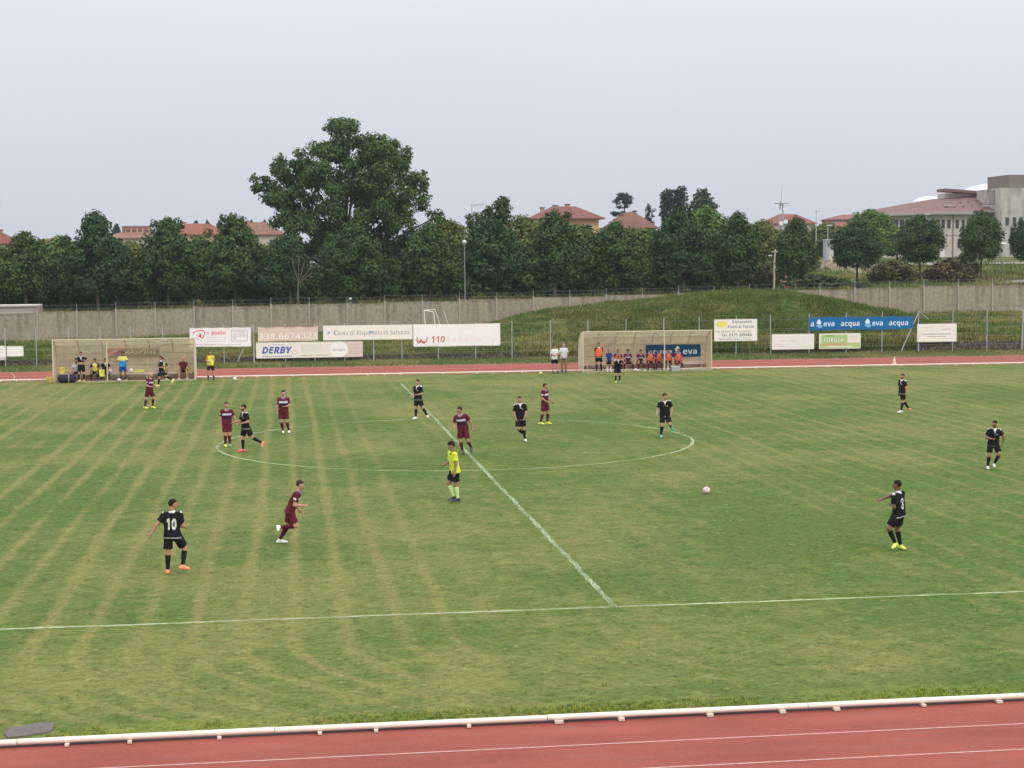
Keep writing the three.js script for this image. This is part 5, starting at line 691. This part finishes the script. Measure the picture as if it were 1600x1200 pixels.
P({ label: 'player in black shirt number 3 pointing left with lime yellow boots', at: [8.05, 26.02], face: -143, head: -118, kit: kitBlack, number: '3', h: 1.71, boots: K.bootyellow, fine: 0.9, la: [[-0.06, -0.99, 0.08], [0.15, 0.1, -0.97]], ra: [[-0.82, -0.22, -0.35], [-0.92, -0.36, -0.05]], ll: [[-0.52, -0.82, 0.12], [0.42, -0.9, -0.05]], rl: [[-0.18, -0.97, -0.1], [0.22, -0.97, 0]], toel: [-0.6, 0, 0.5], toer: [0.2, 0, 0.8], skin: 'd', hair: blackH, lean: [-0.07, 1, 0.04] });
P({ label: 'bearded player in black running near the right edge with white boots', at: [16.35, 12.18], face: -12, head: -52, kit: kitBlack, h: 1.64, boots: K.bootwhite, lean: [0.0, 1, 0.2], ra: [[-0.32, -0.9, -0.1], [0.5, -0.12, 0.8]], la: [[0.62, -0.75, -0.1], [0.05, -0.93, -0.35]], rl: [[-0.14, -0.98, 0.1], [-0.12, -0.99, -0.05]], ll: [[0.12, -0.86, 0.48], [-0.26, -0.86, -0.42]], skin: 'c', hair: blackH, beard: true, fist: true });
P({ label: 'player in black with white armband walking at the far right', at: [20.9, -7.41], face: -72, head: -62, kit: kitBlack, boots: K.bootwhite, boots2: K.coral, la: [[0.12, -0.99, 0.1], [0.02, -0.99, 0.12]], ra: [[-0.05, -0.99, -0.12], [-0.12, -0.98, 0]], ll: [[-0.1, -0.99, 0], [-0.18, -0.98, 0]], rl: [[0.26, -0.96, 0], [0.6, -0.8, 0]], toer: [0.2, -0.2, 1], skin: 'b', hair: brown, beard: true });
P({ label: 'player in black with green boots running at the right of the centre circle', at: [8.02, 0.53], face: -8, head: 0, kit: kitBlack, boots: K.mint, lean: [-0.06, 1, 0.16], ra: [[-0.35, -0.92, -0.1], [-0.3, -0.7, 0.6]], la: [[0.42, -0.9, -0.1], [-0.28, -0.85, 0.4]], rl: [[-0.1, -0.97, 0.2], [-0.1, -0.99, -0.1]], ll: [[0.12, -0.86, 0.42], [0.3, -0.3, -0.9]], skin: 'a', hair: [0.07, 0.04, 0.022], hairstyle: 'curly' });
P({ label: 'player in black with hands together in front inside the centre circle', at: [2.6, 0.76], face: 4, head: -12, kit: kitBlack, boots: K.bootwhite, lean: [-0.04, 1, 0.08], ra: [[-0.2, -0.97, 0.08], [0.22, -0.85, 0.45]], la: [[0.24, -0.96, 0.05], [-0.35, -0.8, 0.45]], rl: [[-0.04, -0.96, 0.25], [0.5, -0.5, -0.7]], ll: [[0.08, -0.99, 0.05], [0.14, -0.98, -0.05]], skin: 'b', hair: brown });
P({ label: 'maroon player with yellow boots standing behind the centre circle', at: [4.5, -5.7], face: 55, head: 75, kit: kitMaroon, boots: K.bootyellow, ra: [[-0.15, -0.98, 0.12], [0.75, -0.5, 0.35]], la: [[0.15, -0.98, -0.1], [0.6, -0.6, 0.3]], rl: [[-0.12, -0.99, 0.02], [-0.26, -0.96, 0]], ll: [[0.2, -0.98, 0], [-0.05, -0.99, 0]], skin: 'b', hair: brown });
P({ label: 'player in black with white boots crossing the halfway line', at: [-0.85, -9.23], face: -48, head: -38, kit: kitBlack, boots: K.cream, boots2: K.bootwhite, la: [[0.12, -0.98, 0.15], [-0.92, -0.08, 0.35]], ra: [[-0.1, -0.98, -0.1], [-0.5, -0.3, 0.7]], ll: [[0.3, -0.95, 0], [0.48, -0.87, 0]], rl: [[-0.06, -1, 0], [-0.04, -1, 0]], toel: [0.1, -0.3, 1], skin: 'b', hair: brown });
P({ label: 'maroon player with white boots walking left of the centre circle', at: [-6.68, -4.4], face: 2, head: 2, kit: kitMaroon, boots: K.bootwhite, la: [[0.26, -0.95, 0.16], [-0.72, -0.08, 0.68]], ra: [[-0.2, -0.98, 0], [-0.08, -0.99, 0.1]], rl: [[-0.02, -0.99, 0.08], [0.16, -0.98, -0.08]], ll: [[0.08, -0.99, 0.1], [0.2, -0.97, -0.08]], skin: 'a', hair: blackH });
P({ label: 'maroon player with green boots standing on the left arc of the circle', at: [-8.68, 0.19], face: 8, head: 14, kit: kitMaroon, boots: K.mint, boots2: K.bootyellow, h: 1.72, ra: [[-0.22, -0.97, 0], [0.1, -0.98, 0.1]], la: [[0.42, -0.9, 0.02], [0.36, -0.92, 0.1]], rl: [[0.06, -0.99, 0.08], [0.0, -1, -0.05]], ll: [[0.0, -0.99, 0.06], [0.04, -1, -0.05]], skin: 'a', hair: brown });
P({ label: 'player in black with hot pink boots running left on the circle arc', at: [-8.14, 2.02], face: -62, head: -72, kit: kitBlack, boots: K.hotpink, lean: [-0.08, 1, 0], la: [[0.16, -0.97, 0.12], [-0.96, -0.18, 0.1]], ra: [[-0.2, -0.95, -0.15], [-0.85, -0.1, -0.1]], rl: [[-0.16, -0.98, 0.02], [0.0, -1, 0]], ll: [[0.42, -0.9, 0.02], [0.86, -0.5, 0]], toer: [-1, 0, 0.2], skin: 'b', hair: blackH, beard: true });
P({ label: 'bald maroon player with yellow boots in front of the left dugout', at: [-13.3, -17.3], face: 55, head: 65, kit: kitMaroon, boots: K.bootyellow, lean: [0.1, 1, 0], ra: [[-0.12, -0.97, 0.15], [0.8, -0.15, 0.4]], la: [[0.2, -0.97, -0.1], [0.6, -0.2, 0.5]], rl: [[-0.2, -0.97, 0.05], [-0.22, -0.97, 0]], ll: [[0.28, -0.96, 0], [-0.12, -0.99, 0]], skin: 'a', hairstyle: 'bald' });
P({ label: 'player in black with lime boots striding in front of the left dugout', at: [-13.75, -31.88], face: -72, head: -72, kit: kitBlack, boots: K.bootyellow, lean: [-0.03, 1, 0.05], la: [[0.1, -0.98, 0.12], [-0.6, 0.1, 0.5]], ra: [[0.45, -0.8, -0.2], [0.75, -0.1, -0.1]], ll: [[-0.32, -0.94, 0.05], [-0.2, -0.98, 0]], rl: [[0.62, -0.78, 0], [0.85, -0.5, 0]], toel: [-1, 0, 0.1], skin: 'b', hair: brown });
P({ label: 'player in black bending with both hands at his face before the right dugout', at: [12.05, -28.49], face: 2, head: 0, nod: -0.55, kit: kitBlack, boots: K.mint, boots2: K.bootyellow, h: 1.68, fine: 1.1, lean: [0, 0.86, 0.45], ra: [[-0.78, -0.5, 0.35], [0.65, 0.62, 0.4]], la: [[0.78, -0.5, 0.35], [-0.65, 0.62, 0.4]], rl: [[-0.04, -0.95, 0.25], [-0.02, -0.97, -0.2]], ll: [[0.06, -0.95, 0.25], [0.04, -0.97, -0.2]], skin: 'a', hair: [0.1, 0.06, 0.03] });
// ---- people at the touchline and on the benches
const fb = 1.3;
P({ label: 'man in yellow vest standing right of the left dugout, hand at chin', at: [-11.15, -36.44], face: 18, head: 25, kit: kitVest, bib: [0.85, 0.8, 0.1], boots: [0.06, 0.08, 0.14], fine: fb, ra: [[-0.2, -0.97, 0.1], [0.75, 0.0, 0.6]], la: [[0.2, -0.95, 0.15], [-0.45, 0.8, 0.4]], rl: [[-0.14, -0.99, 0], [-0.02, -1, 0]], ll: [[0.14, -0.99, 0], [0.06, -1, 0]], skin: 'b', hair: brown });
P({ label: 'man in white shirt and black shorts with folded arms left of the right dugout', at: [9.85, -37.3], face: 22, head: 35, kit: kitWhite, boots: K.dark, fine: fb, ra: [[-0.2, -0.97, 0.1], [0.9, 0.0, 0.4]], la: [[0.22, -0.96, 0.15], [-0.85, 0.1, 0.5]], rl: [[-0.1, -0.99, 0], [0, -1, 0]], ll: [[0.16, -0.98, 0], [0.05, -1, 0]], skin: 'b', hair: brown });
P({ label: 'grey haired man in pale shirt and khaki trousers behind the folded-arms man', at: [10.55, -38.0 + 0.1], face: -15, head: 0, kit: kitWhiteLong, boots: K.dark, fine: fb, h: 1.82, la: [[0.3, -0.95, 0.05], [-0.5, -0.7, 0.5]], ra: [[-0.3, -0.95, 0.05], [0.5, -0.7, 0.5]], ll: [[0.08, -1, 0], [0.02, -1, 0]], rl: [[-0.02, -1, 0], [0.02, -1, 0]], skin: 'a', hair: grey });
P({ label: 'standing substitute in orange bib at the left end of the right dugout', at: [12.72, -37.9], face: 2, head: -5, kit: kitBlackSub, bib: K.orange, boots: K.dark, fine: fb, h: 1.84, la: [[0.24, -0.96, 0], [0.05, -0.98, 0.2]], ra: [[-0.24, -0.96, 0], [-0.05, -0.98, 0.2]], ll: [[0.1, -1, 0], [0.04, -1, 0]], rl: [[-0.1, -1, 0], [-0.04, -1, 0]], skin: 'b', hair: brown });
P({ label: 'boy in blue shirt and white socks standing beside the tall orange bib', at: [13.3, -37.3], face: 10, head: 25, kit: kitBlueKid, boots: K.bootwhite, fine: fb, h: 1.42, skin: 'b', hair: [0.06, 0.05, 0.02], ll: [[0.1, -0.99, 0.02], [0.02, -1, 0]], rl: [[-0.08, -0.99, 0.02], [-0.02, -1, 0]] });
const sit = (o) => { const w = o.w ?? 0.14, k = o.k ?? 0.1; P({ fine: fb, ll: [[w, -0.08, 0.99], [0.04 + (o.kx || 0), -1, 0.05 + k * 0.3]], rl: [[-w, -0.08, 0.99], [-0.04 + (o.kx || 0), -1, 0.05]], la: [[0.2, -0.88, 0.42], [-0.25, -0.35, 0.85]], ra: [[-0.2, -0.88, 0.42], [0.25, -0.35, 0.85]], lean: [0.02, 0.95, 0.24], face: 0, ...o }); };
const zr = -37.98, zl = -37.05;
sit({ label: 'seated substitute in orange bib behind the bending black player', at: [14.0, zr], kit: kitMaroon, bib: K.orange, boots: K.bootwhite, skin: 'b', hair: brown });
sit({ label: 'seated maroon player with knees wide, first right of the bending player', at: [14.55, zr], kit: kitMaroon, boots: K.bootyellow, w: 0.42, kx: 0.08, skin: 'c', hair: blackH });
sit({ label: 'seated maroon player leaning on his knees beside an orange bib', at: [15.4, zr], kit: kitMaroon, boots: K.bootwhite, skin: 'a', hair: blackH, lean: [0, 0.9, 0.42], w: 0.22 });
sit({ label: 'dark haired substitute in orange bib at the left end of the blue banner', at: [16.05, zr], kit: kitMaroon, bib: K.orange, boots: K.dark, skin: 'c', hair: blackH, w: 0.2 });
sit({ label: 'seated substitute in orange bib over dark red, left of the white post', at: [16.6, zr], kit: kitMaroon, bib: [0.8, 0.14, 0.06], boots: K.dark, skin: 'd', hair: blackH, lean: [0.05, 0.92, 0.35] });
sit({ label: 'seated substitute in orange bib with white wrapped knee right of the white post', at: [17.3, zr], kit: { ...kitMaroon, shorts: K.black, socks: K.white, sockTop: 0.25 }, bib: K.orange, boots: K.bootwhite, skin: 'b', hair: blackH, lean: [-0.1, 0.93, 0.3], k: 0.9 });
sit({ label: 'seated substitute in orange bib at the right end with legs stretched', at: [17.9, zr + 0.15], kit: kitMaroon, bib: K.orange, boots: K.cream, skin: 'c', hair: blackH, kx: 0.12, k: 0.8 });
sit({ label: 'seated man in white shirt at the left end of the left dugout', at: [-19.15, zl], kit: kitWhite, boots: K.bootwhite, skin: 'b', hair: brown, w: 0.3, lean: [0, 0.95, 0.3] });
P({ label: 'standing player lifting his black shirt over a bare belly in the left dugout', at: [-18.75, -37.0], face: 2, kit: kitBlackSub, hem: 0.24, boots: K.bootyellow, fine: fb, ra: [[-0.82, -0.45, 0.25], [0.6, 0.1, 0.75]], la: [[0.82, -0.45, 0.25], [-0.6, 0.1, 0.75]], ll: [[0.1, -0.99, 0.02], [0.04, -1, 0]], rl: [[-0.1, -0.99, 0.02], [-0.04, -1, 0]], skin: 'a', hair: blackH });
sit({ label: 'seated player in yellow bib left of the thick post of the left dugout', at: [-18.05, zl], kit: kitBlackSub, bib: K.bib, boots: K.dark, skin: 'c', hair: blackH, w: 0.22 });
sit({ label: 'seated black player with a yellow bib across his lap in the left dugout', at: [-17.45, zl], kit: kitBlackSub, boots: K.dark, skin: 'b', hair: blackH, w: 0.25, head: -10 });
P({ label: 'goalkeeper in blue with yellow upper chest standing in the left dugout', at: [-16.3, -36.75], face: 5, head: -5, kit: kitKeeper, boots: K.bootyellow, fine: fb, la: [[0.45, -0.85, 0.2], [-0.1, 0.1, 0.98]], ra: [[-0.55, -0.8, 0.15], [-0.6, 0.1, 0.7]], ll: [[0.12, -0.99, 0], [0.08, -0.99, 0]], rl: [[-0.1, -0.99, 0], [-0.02, -1, 0]], skin: 'd', hair: blackH });
sit({ label: 'seated player in yellow bib behind the striding black player', at: [-14.1, zl], kit: kitBlackSub, bib: [0.72, 0.74, 0.12], boots: K.bootwhite, skin: 'b', hair: blackH, w: 0.3 });
sit({ label: 'seated bald man in maroon at the right end of the left dugout', at: [-12.9, zl], kit: kitStaff, boots: K.bootwhite, skin: 'a', hairstyle: 'bald', w: 0.3, lean: [0.05, 0.95, 0.25] });
P({ label: 'person in dark top and reddish shorts leaning towards the wooden pole on the heap', at: [37.75, -79.0], y: groundY(37.75, -79.0), face: -85, head: -85, kit: kitDark, sleeve: 0.2, boots: K.dark, fine: fb, ra: [[-0.5, -0.8, -0.1], [-0.95, 0.2, 0]], la: [[-0.4, -0.85, 0.1], [-0.95, 0.15, 0]], ll: [[-0.05, -0.99, 0], [0.05, -1, 0]], rl: [[0.12, -0.98, 0], [0.15, -0.98, 0]], skin: 'b', hair: blackH });
{ // yellow bib across a lap
  const g = new THREE.BoxGeometry(0.3, 0.4, 0.05, 5, 6, 1), p = g.attributes.position; for (let i = 0; i < p.count; i++) { const b = p.getY(i); p.setZ(i, p.getZ(i) + (vnoise(p.getX(i) * 12, b * 9) - 0.5) * 0.08 + (b > 0.1 ? -(b - 0.1) * 0.9 : 0)); } g.computeVertexNormals(); const m = tag(mesh('yellow_bib', g, std(0.80, 0.78, 0.10, 0.85)), 'yellow bib held on the lap of a seated black player', 'bib'); m.position.set(-17.4, 0.5, -37.0);
}
{ // match ball: white leather with pink panels
  const b = thing('football', 'white and pink football on the grass right of the centre circle', 'ball', [5.84, 0.11, 16.06]); const g = new THREE.IcosahedronGeometry(0.11, 4); mesh('ball_cover', g, std(0.78, 0.66, 0.62, 0.45), b);
  const q = new THREE.IcosahedronGeometry(0.11, 0).attributes.position, seen = []; const pg = new THREE.CircleGeometry(0.034, 5), pm = std(0.75, 0.22, 0.26, 0.45);
  for (let i = 0; i < q.count; i++) { const v = V(q.getX(i), q.getY(i), q.getZ(i)).normalize(); if (seen.some(w => w.distanceTo(v) < 0.1)) continue; seen.push(v); const m = mesh('panel', (() => { const s = new THREE.SphereGeometry(0.1115, 5, 2, 0, Math.PI * 2, 0, 0.33); return s; })(), pm, b); m.quaternion.setFromUnitVectors(V(0, 1, 0), v); }
}
// ---------------------------------------------------------------- rough grass, weeds and turf tufts (uncountable)
function tuftGeo(n, h, w, spread) {
  const P = [], I = []; for (let i = 0; i < n; i++) { const a = i / n * 6.28 + rr(-0.4, 0.4), x = Math.cos(a) * spread * rr(0.1, 1), z = Math.sin(a) * spread * rr(0.1, 1), lx = Math.cos(a) * h * rr(0.2, 0.7), lz = Math.sin(a) * h * rr(0.2, 0.7), hh = h * rr(0.6, 1.1), k = P.length / 3; const px = -Math.sin(a) * w, pz = Math.cos(a) * w; P.push(x - px, -0.02, z - pz, x + px, -0.02, z + pz, x + lx * 0.5 + px * 0.7, hh * 0.65, z + lz * 0.5 + pz * 0.7, x + lx * 0.5 - px * 0.7, hh * 0.65, z + lz * 0.5 - pz * 0.7, x + lx, hh, z + lz); I.push(k, k + 1, k + 2, k, k + 2, k + 3, k + 3, k + 2, k + 4); }
  const g = new THREE.BufferGeometry(); g.setAttribute('position', new THREE.Float32BufferAttribute(P, 3)); g.setIndex(I); g.computeVertexNormals(); return g;
}
function scatter(name, label, geo, list) { // list of [x, y, z, scale, r, g, b]
  const m = new THREE.InstancedMesh(geo, matte({ color: 0xffffff, roughness: 0.9, side: THREE.DoubleSide }), list.length), o = new THREE.Object3D(), c = new THREE.Color();
  list.forEach(([x, y, z, s, r, g, b], i) => { o.position.set(x, y, z); o.rotation.set(rr(-0.15, 0.15), rr(0, 6.28), rr(-0.15, 0.15)); o.scale.set(s, s * rr(0.7, 1.3), s); o.updateMatrix(); m.setMatrixAt(i, o.matrix); m.setColorAt(i, c.setRGB(r, g, b)); });
  m.castShadow = m.receiveShadow = true; m.name = numbered(name); scene.add(m); m.userData = { kind: 'stuff', label, category: 'grass' };
}
{
  reseed(4242);
  const L = [];
  const put = (x, z, s) => { const n = fbm(x * 0.23 + 4, z * 0.23), m = fbm(x * 0.9 + 31, z * 0.9), dry = clamp((n - 0.5) * 5 + 0.35 + (m - 0.5) * 2.2 + rr(-0.25, 0.25)) * (z < -62 && z > -85 && x > 14 && x < 47 ? 0.45 : 0.9), k = rr(0.7, 1.25); L.push([x, groundY(x, z), z, s, lerp(0.12, 0.27, dry) * k, lerp(0.17, 0.24, dry) * k, lerp(0.042, 0.085, dry) * k]); };
  for (let i = 0; i < 16000; i++) { const x = rr(-46, 64), z = rr(-54.3, -58.5); put(x, z, rr(0.5, 1.4) * (x > 8 ? 1.25 : 0.7)); }
  for (let i = 0; i < 30000; i++) { const x = rr(-46, 64), z = rr(-58, -84.7); put(x, z, rr(0.4, 1.0) * (0.5 + vnoise(x * 0.4, z * 0.4))); }
  for (let i = 0; i < 16000; i++) { const x = rr(16, 48), z = rr(-62, -84); put(x, z, rr(0.5, 1.3) * (0.5 + vnoise(x * 0.4, z * 0.4))); }
  for (let i = 0; i < 14000; i++) { const x = rr(-46, 90), z = rr(-86, -150); put(x, z, rr(0.8, 2.0)); }
  for (let i = 0; i < 5000; i++) { const x = rr(-46, 64), z = rr(-47.3, -53.8); put(x, z, rr(0.25, 0.6)); L[L.length - 1][1] = -0.02; }
  scatter('rough_grass', 'rough tufts of meadow grass and weeds beyond the far track', tuftGeo(7, 0.3, 0.022, 0.16), L);
  const R = []; for (let i = 0; i < 7000; i++) { const x = rr(-14, 10), z = 39.3 - Math.pow(rnd(), 2) * 0.8, n = fbm(x * 0.8 + 90, 5), k = rr(0.7, 1.3); if (Math.hypot((x + 10.4) / 0.5, (z - 38.5) / 0.4) < 1) continue; if (n < 0.42 && rnd() < 0.7) continue; const y = rnd() < 0.4; R.push([x, 0, z, rr(0.3, 0.9) * (0.3 + n), (y ? 0.30 : 0.17) * k, (y ? 0.31 : 0.25) * k, 0.045 * k]); }
  scatter('rail_weeds', 'taller yellowish weeds along the near track rail', tuftGeo(6, 0.07, 0.007, 0.04), R);
  const G = [], o = [0, 0, 0]; for (let i = 0; i < 40000; i++) { const z = lerp(39.2, -37, Math.pow(rnd(), 1.5)), x = rr(-26, 34); if (Math.hypot((x + 10.4) / 0.5, (z - 38.5) / 0.4) < 1) continue; fieldColor(x, z, true, o); const k = rr(0.7, 1.35); G.push([x, 0, z, rr(0.6, 1.3), o[0] * k * 1.5, o[1] * k * 1.5, o[2] * k * 1.45]); }
  scatter('turf_blades', 'short blades of mown turf scattered over the pitch', tuftGeo(5, 0.02, 0.006, 0.05), G);
}
renderer.render(scene, camera);
